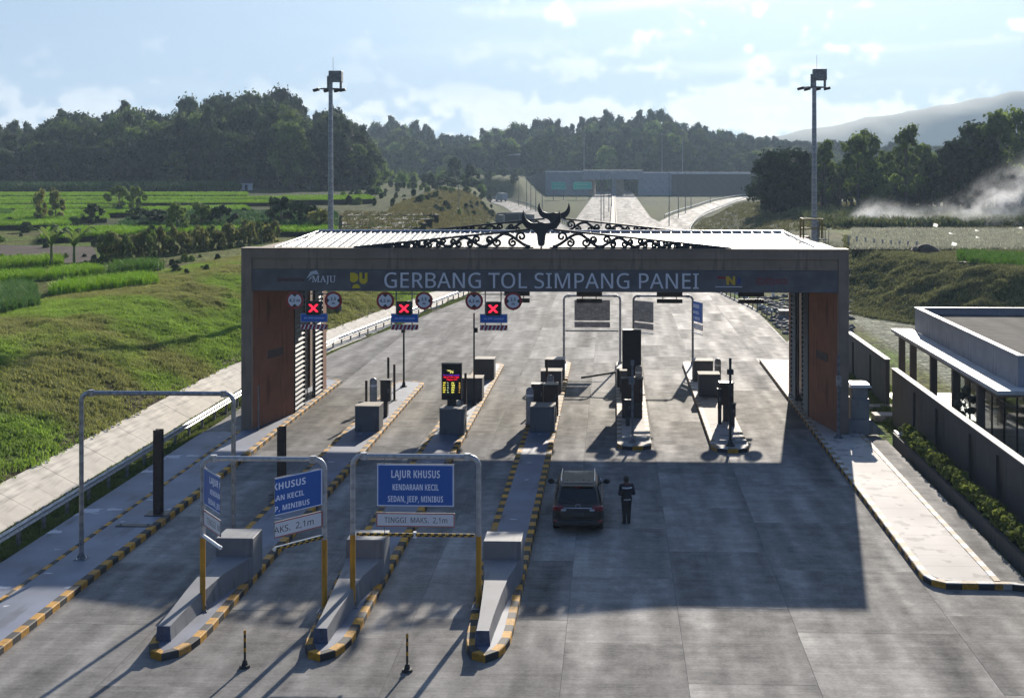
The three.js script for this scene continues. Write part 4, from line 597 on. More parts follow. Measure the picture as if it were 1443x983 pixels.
for (const [x, z, h, l] of [[-12.75, -71.8, 2.2, 'dark post behind the black reader on the leftmost island'], [-12.2, -70.6, 2.0, 'dark post at the right of the black reader on the leftmost island'], [-12.95, -66.4, 1.8, 'dark post at the left of the white bollard, leftmost island'], [-3.75, -71.5, 2.2, 'dark post left of the rear blocks on the island beside the car'], [-2.95, -66.6, 1.75, 'dark post right of the brown cabinet on the island beside the car'], [-7.75, -66.5, 2.2, 'short dark post between price display and rear blocks']]) { const t = thing('dark_post', l, 'post', [x, by, z]); part('shaft', box(-0.06, 0.06, 0, h, -0.06, 0.06, 0.01), mat.rust, t); part('foot', box(-0.16, 0.16, 0, 0.03, -0.16, 0.16), mat.darkMetal, t); }
slimPole(5.42, -59.7, 4.05, 0.07, 'slim dark pole at the tip of the rightmost toll island', mat.darkMetal, (t, h) => { part('control_box', box(-0.15, 0.15, h - 0.72, h - 0.5, -0.12, 0.14, 0.02), mat.darkMetal, t); part('tip', box(-0.06, 0.06, h - 0.25, h + 0.02, -0.06, 0.06), mat.darkMetal, t); });
slimPole(0.88, -60.2, 3.85, 0.06, 'slim grey pole at the tip of the sunlit island with the black display', mat.galvDull, (t, h) => { part('control_box', box(-0.18, 0.1, h - 1.1, h - 0.75, -0.1, 0.12, 0.02), mat.galvDull, t); part('tip', box(-0.08, 0.08, h - 0.2, h + 0.02, -0.08, 0.08), mat.galvDull, t); });
slimPole(10.75, -61.6, 4.0, 0.07, 'slim grey pole beside the right pier of the gate', mat.galvDull, (t, h) => part('control_box', box(-0.12, 0.12, h - 1.5, h - 1.0, 0.02, 0.2, 0.02), mat.galv, t), by);
for (const [x, z, w, l] of [[0.97, -60.9, 1.2, 'low white kerb stone across the tip of the island with the black display'], [5.6, -60.4, 1.3, 'low white kerb stone across the tip of the rightmost island']]) { const t = thing('kerb_stone', l, 'kerb stone', [x, by, z]); part('stone', box(-w / 2, w / 2, 0, 0.14, -0.14, 0.14, 0.03), mat.deckWhite, t); part('strap', box(-0.1, 0.1, 0.142, 0.16, -0.12, 0.12), mat.dark, t); }
for (const [x, z, L, up, turn, l] of [[0.35, -75.5, 2.2, 0.25, Math.PI + 0.15, 'barrier arm reaching left from the island with the black display']]) { const t = thing('barrier_arm', l, 'barrier', [x, by, z], turn); part('housing', box(-0.17, 0.17, 0, 1.05, -0.2, 0.2, 0.03), mat.darkMetal, t); const a = part('arm', box(0.1, L, 0.82, 0.93, -0.04, 0.04, 0.015), mat.darkMetal, t); a.rotation.z = -0.14; }
// steel height posts of the left lane
for (const [x, z, h, l] of [[-17.05, -47.2, 3.15, 'rusty brown steel post on the left pavement'], [-13.2, -50.3, 2.65, 'rusty brown steel post on the leftmost island behind the swung-open gate']]) { const t = thing('steel_post', l, 'post', [x, by, z]); part('flange', [box(-0.15, 0.15, 0.03, h, 0.12, 0.15), box(-0.15, 0.15, 0.03, h, -0.15, -0.12)], mat.rust, t); part('web', box(-0.02, 0.02, 0.03, h, -0.12, 0.12), mat.rust, t); part('base_plate', box(-0.42, 0.42, 0, 0.03, -0.34, 0.34), mat.dark, t); }
{ const t = thing('base_plate', 'dark steel base plate left on the pavement behind the brown post', 'steel plate', [-17.35, by, -45.6]); part('plate', box(-0.65, 0.65, 0, 0.03, -0.15, 0.15), mat.dark, t); for (const s of [-1, 1]) part('bolt', cyl(s * 0.5, 0, 0.03, 0.08, 0.03, 0.03, 6), mat.galvDull, t); }
// flexible lane posts
{ const t = thing('lane_marker_post', 'thin black and yellow marker post standing in the far left lane', 'marker post', [-9.72, 0, -33.3], 0, 'marker posts in front of the sign gates'); part('base', [cyl(0, 0, 0, 0.07, 0.15, 0.13, 14), cyl(0, 0, 0.07, 0.2, 0.085, 0.055, 12)], mat.black, t); part('shaft', cyl(0, 0, 0.2, 0.98, 0.032, 0.03, 10), mat.black, t); for (const y of [0.42, 0.68, 0.88]) part('yellow_band', cyl(0, 0, y, y + 0.1, 0.035, 0.034, 10), mat.yellow, t); copy(t, 'lane_marker_post', [-5.4, 0, -33.2], 0.4, 'thin black and yellow marker post before the closed blue sign gate'); }

// ================================================================== RIGHT SIDE: CABINETS, OFFICE, WALLS
{ const t = thing('electrical_cabinet', 'stacked grey electrical cabinet with a pale cap beside the right pier', 'electrical cabinet', [12.05, 0.1, -62.9]), m = M([0.33, 0.35, 0.37], 0.6, { map: streakMap }); part('plinth', box(-0.62, 0.5, 0, 0.75, -0.9, 0.2, 0.03), m, t); part('body', box(-0.5, 0.42, 0.752, 1.75, -0.8, 0.1, 0.03), m, t); part('top_box', box(-0.42, 0.36, 1.752, 2.3, -0.72, 0.02, 0.02), m, t); part('cap', prism([[-0.6, 2.302], [0.56, 2.302], [0.42, 2.46], [-0.46, 2.46]], 1.1).translate(0, 0, -0.95), mat.white, t); part('door', box(-0.42, 0.34, 0.82, 1.68, 0.102, 0.12), m, t); part('duct', prism([[0.5, 0], [1.25, 0], [0.5, 0.75]], 0.5).translate(0, 0, -0.5), m, t); part('white_drum', cyl(-0.85, -1.2, 0, 1.5, 0.12, 0.12), mat.white, t); }
function longWall(label, x, z0, z1, h, slots, xTurn = 0) {
  const t = thing('boundary_wall', label, 'wall', [x, 0, z0], xTurn), L = z1 - z0, m = M([0.085, 0.08, 0.085], 0.75, { map: streakMap }); let zc = 0;
  const pan = (a, b) => part(numbered('panel'), box(-0.11, 0.11, -0.6, h, a + 0.004, b - 0.004), m, t);
  for (const [a, b] of slots) { pan(zc, a); part(numbered('slot_back'), box(-0.02, 0.10, -0.6, h - 0.35, a, b), mat.dark, t); part(numbered('slot_lintel'), box(-0.11, 0.11, h - 0.35, h, a + 0.002, b - 0.002), m, t); zc = b; } pan(zc, L);
  part('coping', box(-0.16, 0.16, h + 0.002, h + 0.06, -0.03, L + 0.03, 0.01), M([0.42, 0.40, 0.38], 0.7, { map: streakMap }), t); return t;
}
longWall('short dark boundary wall with slots behind the grey cabinet', 15.05, -82.5, -70.8, 2.55, [[1.8, 2.9], [7.2, 8.3]]);
longWall('long dark boundary wall with slots before the office', 14.45, -66.4, -30, 2.75, [[4.6, 5.5], [8.8, 9.7], [14.2, 15.1], [17.9, 18.9], [22.4, 23.4]]);
{
  const t = thing('office_building', 'low office with a white flat roof edge, deep canopy and glazed side', 'building', [17, 0, -54.4]), w = M([0.40, 0.42, 0.47], 0.65, { map: streakMap }), wt = M([0.72, 0.72, 0.71], 0.6, { map: plainMap });
  const x1 = 22, z0 = -18.4, z1 = 0; // length runs back from the near corner
  part('parapet_side', box(0, 0.2, 3.92, 5.2, z0, z1), w, t); part('parapet_front', box(0.2, x1, 3.92, 5.2, z1 - 0.2, z1), w, t); part('parapet_rear', box(0.2, x1, 3.92, 5.2, z0, z0 + 0.2), w, t); part('parapet_far', box(x1 - 0.2, x1, 3.92, 5.2, z0 + 0.2, z1 - 0.2), w, t);
  part('parapet_cap', [box(-0.04, 0.26, 5.202, 5.25, z0 - 0.04, z1 + 0.04), box(0.26, x1, 5.202, 5.25, z1 - 0.26, z1 + 0.04), box(0.26, x1, 5.202, 5.25, z0 - 0.04, z0 + 0.26)], wt, t);
  part('roof_slab', box(0.2, x1 - 0.2, 4.55, 4.85, z0 + 0.2, z1 - 0.2), M([0.155, 0.155, 0.155], 0.95, { map: roadMap, specularIntensity: 0.1 }), t); part('roof_patch', new THREE.ShapeGeometry(new THREE.Shape([[5.2, 8.6], [9, 9.3], [14, 9.0], [20, 9.6], [20, 6.6], [13, 6.4], [8, 7.2], [4.9, 7.9]].map((p) => new THREE.Vector2(...p)))).rotateX(-Math.PI / 2).translate(0, 4.856, 0), M([0.55, 0.53, 0.49], 0.9, { map: plainMap }), t);
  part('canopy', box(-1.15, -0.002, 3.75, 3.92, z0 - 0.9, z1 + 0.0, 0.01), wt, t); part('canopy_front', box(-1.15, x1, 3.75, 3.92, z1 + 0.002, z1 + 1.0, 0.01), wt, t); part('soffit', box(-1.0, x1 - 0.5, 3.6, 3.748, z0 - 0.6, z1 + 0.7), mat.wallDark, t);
  part('floor', box(-1.4, x1, -0.1, 0.16, z0 - 1.5, z1 + 0.4), wt, t);
  for (const [x, z] of [[-0.75, -18.3], [-0.75, -15.6], [-0.7, -11.4], [-0.7, -7.2], [-0.7, -3]]) part(numbered('column'), box(x - 0.16, x + 0.16, 0.16, 3.598, z - 0.16, z + 0.16, 0.01), M([0.12, 0.09, 0.075], 0.7), t);
  part('inner_wall', [box(4.2, 4.4, 0.16, 3.6, z0 + 5, z1 - 1), box(2.2, x1 - 2, 0.16, 3.6, z1 - 1.2, z1 - 1)], mat.wallDark, t); part('far_wall', box(2.6, x1 - 1, 0.16, 3.6, z0 + 0.6, z0 + 0.8), mat.wallDark, t);
  for (let i = 0; i < 7; i++) { const z = z0 + 5.4 + i * 1.9, f = new THREE.Group(); f.name = numbered('window'); t.add(f); part('frame', [box(1.0, 1.08, 0.16, 3.6, z, z + 0.08), box(1.0, 1.08, 3.4, 3.6, z + 0.08, z + 1.9), box(1.0, 1.08, 0.16, 0.3, z + 0.08, z + 1.9), box(1.01, 1.07, 2.3, 2.36, z + 0.08, z + 1.9)], mat.darkMetal, f); part('pane', box(1.035, 1.045, 0.3, 3.4, z + 0.08, z + 1.9), mat.glass, f); }
  const rl = []; for (let z = z0 + 4; z < z1 - 8; z += 1.3) rl.push(rod([-0.2, 0.16, z], [-0.2, 1.1, z], 0.025, 6)); rl.push(rod([-0.2, 1.1, z0 + 4], [-0.2, 1.1, z1 - 8], 0.03, 6), rod([-0.2, 0.65, z0 + 4], [-0.2, 0.65, z1 - 8], 0.02, 6)); part('railing', rl, mat.galvDull, t);
}
{ const t = thing('porch_slab', 'pale concrete step between the two dark walls', 'step', [14.7, 0, -67.6]); part('slab', box(-1.1, 1.6, -0.1, 0.22, -0.5, 0.5, 0.02), mat.deckWhite, t); part('lower_slab', box(-2.3, 0.9, -0.1, 0.12, -3.4, -2.6, 0.02), mat.lining, t); const u = thing('planter_block', 'small pale concrete block at the foot of the long dark wall', 'concrete block', [13.9, 0, -61.3]); part('block', box(-0.4, 0.9, -0.1, 0.5, -0.5, 0.4, 0.02), mat.block, u); part('white_edge', box(-0.46, -0.4, 0.2, 0.55, -0.5, 0.4), mat.white, u); }

// ================================================================== HIGH MASTS
function mast(x, z, label) {
  const t = thing('high_mast_light', label, 'light mast', [x, terrain(x, z), z], 0, 'high masts behind the toll gate'), H = 20.3 - terrain(x, z);
  part('mast', cyl(0, 0, 0, H, 0.27, 0.16, 14), mat.galv, t); part('base', [cyl(0, 0, -0.2, 0.5, 0.9, 0.9, 16), box(-0.5, 0.5, 0, 1.2, 0.2, 0.9, 0.03)], mat.dark, t);
  const h = new THREE.Group(); h.name = 'lamp_crown'; t.add(h); part('winch_box', [box(-0.1, 0.95, H - 0.3, H + 0.6, -0.35, 0.35, 0.03)], mat.galvDull, h); part('bracket', [box(0.75, 0.92, H - 1.0, H - 0.3, -0.1, 0.1), box(-0.28, -0.1, H - 0.9, H + 0.2, -0.1, 0.1)], mat.galvDull, h);
  part('lamp_ring', new THREE.TorusGeometry(0.85, 0.035, 6, 24).rotateX(Math.PI / 2).translate(0, H - 0.85, 0), mat.galvDull, h);
  for (const [a, r] of [[0.1, 1.0], [2.9, 1.15], [4.1, 0.8], [5.2, 0.8]]) part(numbered('floodlight'), [T(new RoundedBoxGeometry(0.5, 0.22, 0.4, 1, 0.04).rotateZ(0.25), Math.cos(a) * r, H - 0.95, Math.sin(a) * r), rod([0, H - 0.85, 0], [Math.cos(a) * r, H - 0.85, Math.sin(a) * r], 0.03, 5)], mat.darkMetal, h);
  part('lightning_rod', rod([0.2, H + 0.6, 0], [0.2, H + 1.7, 0], 0.015, 4), mat.galvDull, h); return t;
}
mast(-22.9, -102.5, 'tall grey light mast rising behind the left end of the gate roof'); mast(15.9, -102, 'tall grey light mast rising behind the right end of the gate roof');
// ================================================================== THE CAR
function rings(list, seg = 40, capTop = true) {
  // stack of rounded-rectangle plan rings: [y, zRear, zFront, halfWidth, cornerRear, cornerFront, crown]
  const pos = [], idx = []; const ring = (r) => { const [y, zr, zf, w, cr, cf] = r, o = []; for (let i = 0; i < seg; i++) { const a = i / seg * Math.PI * 2, c = Math.cos(a), s = Math.sin(a), n = s > 0 ? cr : cf, e = 2 / n, X = Math.sign(c) * Math.pow(Math.abs(c), e), Z = Math.sign(s) * Math.pow(Math.abs(s), e), mid = (zr + zf) / 2, hl = (zr - zf) / 2; o.push([X * w, y, mid + Z * hl]); } return o; };
  list.forEach((r) => ring(r).forEach((p) => pos.push(...p)));
  for (let j = 0; j < list.length - 1; j++) for (let i = 0; i < seg; i++) { const a = j * seg + i, b = j * seg + (i + 1) % seg; idx.push(a, a + seg, b, b, a + seg, b + seg); }
  if (capTop) { const r = list[list.length - 1], c = pos.length / 3, crown = r[6] ?? 0; pos.push(0, r[0] + crown, (r[1] + r[2]) / 2); const b = (list.length - 1) * seg; for (let i = 0; i < seg; i++) idx.push(b + i, c, b + (i + 1) % seg); }
  const g = new THREE.BufferGeometry(); g.setAttribute('position', new THREE.Float32BufferAttribute(pos, 3)); g.setIndex(idx); g.computeVertexNormals(); return g;
}
{
  const t = thing('parked_car', 'dark grey family car with roof rails stopped in the gate shadow beside the guard', 'car', [-1.32, 0, -48.0], 0.015);
  const pt = new THREE.MeshPhysicalMaterial({ color: lin(0.011, 0.0095, 0.009), roughness: 0.42, metalness: 0.1, clearcoat: 0.2, clearcoatRoughness: 0.12, side: THREE.DoubleSide }), gl = M([0.006, 0.007, 0.009], 0.06), chrome = M([0.7, 0.7, 0.72], 0.18, { metalness: 1 }), rub = M([0.012, 0.012, 0.012], 0.7), trim = M([0.02, 0.02, 0.021], 0.5), tail = new THREE.MeshPhysicalMaterial({ color: lin(0.22, 0.008, 0.012), roughness: 0.15, clearcoat: 1 }), clear = M([0.55, 0.55, 0.56], 0.15);
  part('body', rings([[0.26, 2.2, -2.2, 0.80, 7, 5], [0.36, 2.36, -2.36, 0.88, 7, 5], [0.58, 2.40, -2.40, 0.915, 7, 5], [0.80, 2.38, -2.36, 0.925, 7, 5], [0.98, 2.33, -2.24, 0.905, 7, 5], [1.06, 2.28, -2.05, 0.865, 7, 5, 0.03], [1.075, 2.2, -1.5, 0.82, 7, 5, 0.02]], 48), pt, t);
  part('cabin', rings([[1.05, 2.24, -1.32, 0.86, 8, 5], [1.2, 2.18, -1.05, 0.83, 8, 5], [1.45, 2.06, -0.62, 0.765, 8, 5], [1.64, 1.93, -0.3, 0.70, 8, 6], [1.735, 1.78, -0.12, 0.645, 8, 7], [1.765, 1.66, 0.0, 0.59, 8, 8, 0.03]], 56), pt, t);
  // glass sheets a little proud of the cabin
  const sheet = (a, b, c, d, th = 0.012) => { const v = [], q = (...p) => v.push(...p[0], ...p[1], ...p[2], ...p[0], ...p[2], ...p[3]); q(a, b, c, d); const g = new THREE.BufferGeometry(); g.setAttribute('position', new THREE.Float32BufferAttribute(v, 3)); g.computeVertexNormals(); return g; };
  part('rear_window', sheet([-0.70, 1.14, 2.235], [0.70, 1.14, 2.235], [0.585, 1.6, 1.985], [-0.585, 1.6, 1.985]), gl, t);
  part('windscreen', sheet([-0.70, 1.12, -1.24], [-0.56, 1.66, -0.3], [0.56, 1.66, -0.3], [0.70, 1.12, -1.24]), gl, t);
  for (const s of [-1, 1]) for (const [z0, z1, k0, k1] of [[1.98, 1.12, 1.82, 1.1], [1.04, 0.14, 1.03, 0.14], [0.08, -0.98, 0.08, -0.42]]) part('side_window', sheet([s * 0.853, 1.13, z0], [s * 0.853, 1.13, z1], [s * 0.722, 1.6, k1], [s * 0.722, 1.6, k0]), gl, t);
  part('spoiler', box(-0.60, 0.60, 1.665, 1.70, 1.78, 2.08, 0.015), pt, t); part('brake_light', box(-0.16, 0.16, 1.64, 1.663, 2.04, 2.075), tail, t);
  for (const s of [-1, 1]) { part('roof_rail', [tube([[s * 0.60, 1.77, 1.65], [s * 0.605, 1.83, 1.5], [s * 0.605, 1.84, 0.7], [s * 0.60, 1.83, 0.05], [s * 0.59, 1.77, -0.1]], 0.022, 8), box(s * 0.6 - 0.02, s * 0.6 + 0.02, 1.75, 1.83, 0.72, 0.8)], chrome, t); }
  part('roof_rib', [-0.4, -0.2, 0.2, 0.4].map((x) => box(x - 0.014, x + 0.014, 1.755, 1.800, 0.15, 1.55, 0.006)), pt, t);
  for (const s of [-1, 1]) {
    const tl = part('tail_lamp', box(s > 0 ? 0.52 : -0.90, s > 0 ? 0.90 : -0.52, 0.86, 1.05, 2.17, 2.345, 0.04), tail, t); part('reversing_lamp', box(s > 0 ? 0.42 : -0.60, s > 0 ? 0.60 : -0.42, 0.87, 0.94, 2.25, 2.365, 0.02), clear, tl);
    part('reflector', box(s > 0 ? 0.70 : -0.86, s > 0 ? 0.86 : -0.70, 0.5, 0.56, 2.3, 2.42, 0.01), tail, t);
    const m = new THREE.Group(); m.name = 'wing_mirror'; t.add(m); part('shell', T(new THREE.SphereGeometry(1, 14, 10).scale(0.135, 0.10, 0.09), s * 1.06, 1.17, -0.78), rub, m); part('stalk', rod([s * 0.85, 1.1, -0.82], [s * 1.0, 1.14, -0.8], 0.028, 6), mat.black, m); part('mirror_glass', T(new THREE.CylinderGeometry(0.1, 0.1, 0.01, 16).scale(1.1, 1, 0.8).rotateX(Math.PI / 2), s * 1.06, 1.17, -0.695), gl, m);
    for (const z of [1.42, -1.42]) { const w = new THREE.Group(); w.name = 'wheel'; w.position.set(s * 0.80, 0.345, z); t.add(w); const tg = new THREE.LatheGeometry([[0.21, -0.105], [0.30, -0.115], [0.335, -0.09], [0.345, -0.05], [0.345, 0.05], [0.335, 0.09], [0.30, 0.115], [0.21, 0.105]].map((p) => new THREE.Vector2(...p)), 26).rotateZ(Math.PI / 2); part('tyre', tg, rub, w); part('rim', [T(new THREE.CylinderGeometry(0.21, 0.21, 0.03, 20).rotateZ(Math.PI / 2), s * 0.09, 0, 0), ...[0, 1, 2, 3, 4].map((i) => box(-0.012, 0.012, 0.03, 0.2, -0.025, 0.025).rotateX(i * 1.2566).translate(s * 0.108, 0, 0))], M([0.3, 0.3, 0.31], 0.35, { metalness: 0.8 }), w); part('wheel_arch', new THREE.TorusGeometry(0.395, 0.035, 6, 20, Math.PI).rotateY(Math.PI / 2).translate(s * 0.098, -0.02, 0), trim, w); }
    part('door_handle', [box(s * 0.92 - 0.015, s * 0.92 + 0.015, 0.9, 0.93, 0.72, 0.92, 0.01), box(s * 0.92 - 0.015, s * 0.92 + 0.015, 0.9, 0.93, -0.3, -0.1, 0.01)], chrome, t);
    part('headlamp', box(s > 0 ? 0.5 : -0.86, s > 0 ? 0.86 : -0.5, 0.76, 0.93, -2.37, -2.2, 0.04), clear, t); part('side_sill', box(s > 0 ? 0.86 : -0.90, s > 0 ? 0.90 : -0.86, 0.24, 0.34, -1.0, 1.0, 0.015), trim, t);
  }
  part('chrome_strip', box(-0.5, 0.5, 0.955, 0.995, 2.30, 2.36, 0.012), chrome, t); part('badge', T(new THREE.TorusGeometry(0.06, 0.012, 6, 18).scale(1.35, 1, 1), 0, 1.045, 2.30), chrome, t);
  part('licence_plate', box(-0.22, 0.22, 0.70, 0.83, 2.37, 2.40, 0.008), M([0.03, 0.03, 0.032], 0.5), t); part('bumper', box(-0.80, 0.80, 0.36, 0.56, 2.2, 2.44, 0.07), trim, t); part('tow_line', box(-0.78, 0.78, 0.575, 0.60, 2.3, 2.425), trim, t); part('hatch_line', [box(-0.71, -0.695, 0.6, 1.04, 2.3, 2.372), box(0.695, 0.71, 0.6, 1.04, 2.3, 2.372)], trim, t); part('underside', box(-0.74, 0.74, 0.2, 0.3, -2.0, 2.0, 0.02), trim, t); part('rear_wiper', rod([0.02, 1.17, 2.25], [-0.36, 1.3, 2.175], 0.012, 5), trim, t);
}

// ================================================================== THE GUARD
// capsule field meshed with marching cubes; bones: [ax, ay, az, ra, bx, by, bz, rb]
function flesh(bones, k, cell, pad = 0.06, cut) {
  let lo = [1e9, 1e9, 1e9], hi = [-1e9, -1e9, -1e9];
  for (const b of bones) for (const [o, r] of [[0, 3], [4, 7]]) for (let c = 0; c < 3; c++) { lo[c] = Math.min(lo[c], b[o + c] - b[r]); hi[c] = Math.max(hi[c], b[o + c] + b[r]); }
  const ctr = lo.map((v, i) => (v + hi[i]) / 2), half = Math.max(...lo.map((v, i) => (hi[i] - v) / 2)) + pad, n = Math.ceil(2 * half / cell) + 3;
  const mc = new MarchingCubes(n, new THREE.MeshStandardMaterial(), false, false, 400000); mc.isolation = 0; const hs = n / 2;
  const nb = bones.map((b) => { const dx = b[4] - b[0], dy = b[5] - b[1], dz = b[6] - b[2]; return [...b, dx, dy, dz, dx * dx + dy * dy + dz * dz + 1e-9]; });
  for (let z = 0; z < n; z++) { const Z = ctr[2] + (z - hs) / hs * half; for (let y = 0; y < n; y++) { const Y = ctr[1] + (y - hs) / hs * half; for (let x = 0; x < n; x++) { const X = ctr[0] + (x - hs) / hs * half; let d = 1e3;
    for (const b of nb) { const px = X - b[0], py = Y - b[1], pz = Z - b[2], t = clamp((px * b[8] + py * b[9] + pz * b[10]) / b[11]), e = Math.hypot(px - b[8] * t, py - b[9] * t, pz - b[10] * t) - (b[3] + (b[7] - b[3]) * t); if (e > d + k) continue; if (d > e + k) { d = e; continue; } const h = clamp(0.5 + 0.5 * (e - d) / k); d = e + (d - e) * h - k * h * (1 - h); }
    if (cut) d = Math.max(d, cut(X, Y, Z)); mc.field[x + y * n + z * n * n] = -d; } } }
  mc.update(); const p = Array.from(mc.positionArray.subarray(0, mc.count * 3)), nn = Array.from(mc.normalArray.subarray(0, mc.count * 3)); for (let i = 0; i < p.length; i++) p[i] = ctr[i % 3] + p[i] * half;
  const g = new THREE.BufferGeometry(); g.setAttribute('position', new THREE.Float32BufferAttribute(p, 3)); g.setAttribute('normal', new THREE.Float32BufferAttribute(nn, 3)); g.setAttribute('uv', new THREE.Float32BufferAttribute(new Float32Array(p.length / 3 * 2), 2)); return g;
}
{
  // stands with its back to the camera, weight even, looking down at what it holds in front; facing -z
  const t = thing('person', 'standing guard seen from behind, dark jacket with pale reflective bands, head bowed', 'person', [0.47, 0, -47.25], 0.22);
  const skin = M([0.16, 0.085, 0.05], 0.6), cloth = M([0.018, 0.019, 0.024], 0.85), trou = M([0.022, 0.023, 0.022], 0.9), hairM = M([0.008, 0.007, 0.006], 0.6), shoe = M([0.012, 0.012, 0.012], 0.45), coll = M([0.13, 0.028, 0.03], 0.8), refl = M([0.62, 0.63, 0.64], 0.4);
  const mir = (b) => [b, [-b[0], b[1], b[2], b[3], -b[4], b[5], b[6], b[7]]];
  const torso = [[0, 0.98, 0.0, 0.135, 0, 1.12, 0.0, 0.13], [0, 1.12, 0, 0.13, 0, 1.32, 0.015, 0.145], ...mir([0.08, 1.3, 0.01, 0.12, 0.15, 1.40, 0.0, 0.075]), [0, 1.42, 0.0, 0.09, 0, 1.50, -0.02, 0.058]];
  const arm = [...mir([0.195, 1.40, 0.0, 0.062, 0.255, 1.13, 0.045, 0.048]), ...mir([0.255, 1.13, 0.045, 0.046, 0.13, 1.06, -0.2, 0.034])];
  const leg = [...mir([0.085, 0.95, 0.0, 0.105, 0.085, 0.52, -0.01, 0.066]), ...mir([0.085, 0.52, -0.01, 0.064, 0.085, 0.10, 0.02, 0.042])];
  const headB = [[0, 1.60, -0.065, 0.088, 0, 1.645, -0.05, 0.096], [0, 1.555, -0.115, 0.052, 0, 1.60, -0.09, 0.075], [0, 1.49, -0.02, 0.056, 0, 1.56, -0.05, 0.06], [0, 1.585, -0.165, 0.012, 0, 1.555, -0.178, 0.017], ...mir([0.097, 1.60, -0.05, 0.016, 0.1, 1.63, -0.045, 0.02])];
  const hand = []; for (const s of [-1, 1]) { hand.push([s * 0.125, 1.055, -0.21, 0.028, s * 0.085, 1.04, -0.265, 0.033]); for (let i = 0; i < 4; i++) { const x = s * (0.105 - i * 0.02), L = [0.07, 0.08, 0.075, 0.058][i]; hand.push([x, 1.06 - i * 0.012, -0.27, 0.0095, x - s * 0.02, 1.045 - i * 0.012, -0.27 - L * 0.55, 0.009], [x - s * 0.02, 1.045 - i * 0.012, -0.27 - L * 0.55, 0.009, x - s * 0.045, 1.02 - i * 0.012, -0.27 - L * 0.6, 0.0078]); } hand.push([s * 0.095, 1.065, -0.225, 0.013, s * 0.06, 1.085, -0.275, 0.010], [s * 0.06, 1.085, -0.275, 0.010, s * 0.045, 1.085, -0.305, 0.009]); }
  part('body', flesh([...torso, ...arm, ...leg, ...headB, ...hand], 0.03, 0.0125), skin, t);
  const fat = (l, d) => l.map((b) => [b[0], b[1], b[2], b[3] + d, b[4], b[5], b[6], b[7] + d]);
  const jk = part('jacket', flesh([...fat(torso.slice(0, -1), 0.022), [0, 0.90, 0.0, 0.15, 0, 1.0, 0, 0.158], ...mir([0.07, 0.92, 0.0, 0.115, 0.08, 1.0, 0.0, 0.11]), ...fat(arm, 0.02)], 0.035, 0.013, 0.06, (x, y) => Math.max(0.875 - y, y - 1.475)), cloth, t);
  part('collar', [new THREE.TorusGeometry(0.078, 0.026, 8, 20).rotateX(Math.PI / 2 + 0.2).translate(0, 1.475, -0.005), ...[-1, 1].map((s) => rod([s * 0.06, 1.455, 0.06], [s * 0.16, 1.445, 0.03], 0.04, 8))], coll, jk);
  // reflective bands lie on the jacket: slices of the same field, slightly larger
  const bandF = (y0, y1, d) => flesh([...fat(torso.slice(0, -1), 0.022 + d), [0, 0.90, 0.0, 0.15 + d, 0, 1.0, 0, 0.158 + d], ...mir([0.07, 0.92, 0.0, 0.115 + d, 0.08, 1.0, 0.0, 0.11 + d])], 0.035, 0.011, 0.06, (x, y) => Math.max(y0 - y, y - y1));
  part('reflective_band', bandF(1.325, 1.375, 0.006), refl, jk); part('reflective_band', bandF(0.895, 0.935, 0.006), refl, jk);
  part('trousers', flesh([...fat(leg, 0.02), [0, 0.93, 0, 0.12, 0, 0.99, 0, 0.125]], 0.03, 0.013, 0.06, (x, y) => Math.max(0.06 - y, y - 1.0)), trou, t);
  for (const s of [-1, 1]) part('shoe', flesh([[s * 0.085, 0.055, 0.05, 0.05, s * 0.095, 0.045, -0.13, 0.042], [s * 0.095, 0.04, -0.1, 0.045, s * 0.10, 0.035, -0.19, 0.032]], 0.02, 0.009, 0.03, (x, y) => 0.004 - y), shoe, t);
  part('hair', flesh([[0, 1.63, -0.035, 0.10, 0, 1.665, -0.05, 0.098], [0, 1.585, 0.0, 0.075, 0, 1.63, -0.02, 0.095]], 0.03, 0.009, 0.04, (x, y, z) => Math.max(-0.115 - z, (1.60 - y) - (z + 0.03) * 1.2)), hairM, t);
  const eye = M([0.5, 0.5, 0.5], 0.3), pup = M([0.01, 0.008, 0.006], 0.3); for (const s of [-1, 1]) { part('eye', T(new THREE.SphereGeometry(0.012, 10, 8), s * 0.033, 1.612, -0.138), eye, t); part('pupil', T(new THREE.SphereGeometry(0.006, 8, 6), s * 0.033, 1.608, -0.147), pup, t); } part('mouth', rod([-0.024, 1.532, -0.163], [0.024, 1.532, -0.163], 0.005, 5), M([0.16, 0.06, 0.05], 0.6), t);
  const ph = thing('mobile_phone', 'small dark phone held by the guard with the bowed head', 'phone', [0.47, 0, -47.25], 0.22); part('case', new RoundedBoxGeometry(0.075, 0.012, 0.15, 2, 0.005).rotateX(0.5).translate(0, 1.075, -0.295), mat.black, ph); part('screen', new THREE.BoxGeometry(0.066, 0.002, 0.138).rotateX(0.5).translate(0, 1.0822, -0.2912), gl2(), ph);
}
function gl2() { return M([0.01, 0.011, 0.013], 0.1); }
// ================================================================== VEGETATION
const leafM = (r, g, b, tr = 0.35) => new THREE.MeshPhysicalMaterial({ color: lin(r, g, b), roughness: 0.9, transmission: tr, thickness: 0, specularIntensity: 0.25, side: THREE.DoubleSide, vertexColors: true });
const leafMat = [leafM(0.040, 0.064, 0.024), leafM(0.032, 0.054, 0.024), leafM(0.12, 0.17, 0.045, 0.5), leafM(0.19, 0.20, 0.07, 0.5)];
const barkM = M([0.10, 0.085, 0.07], 0.9);
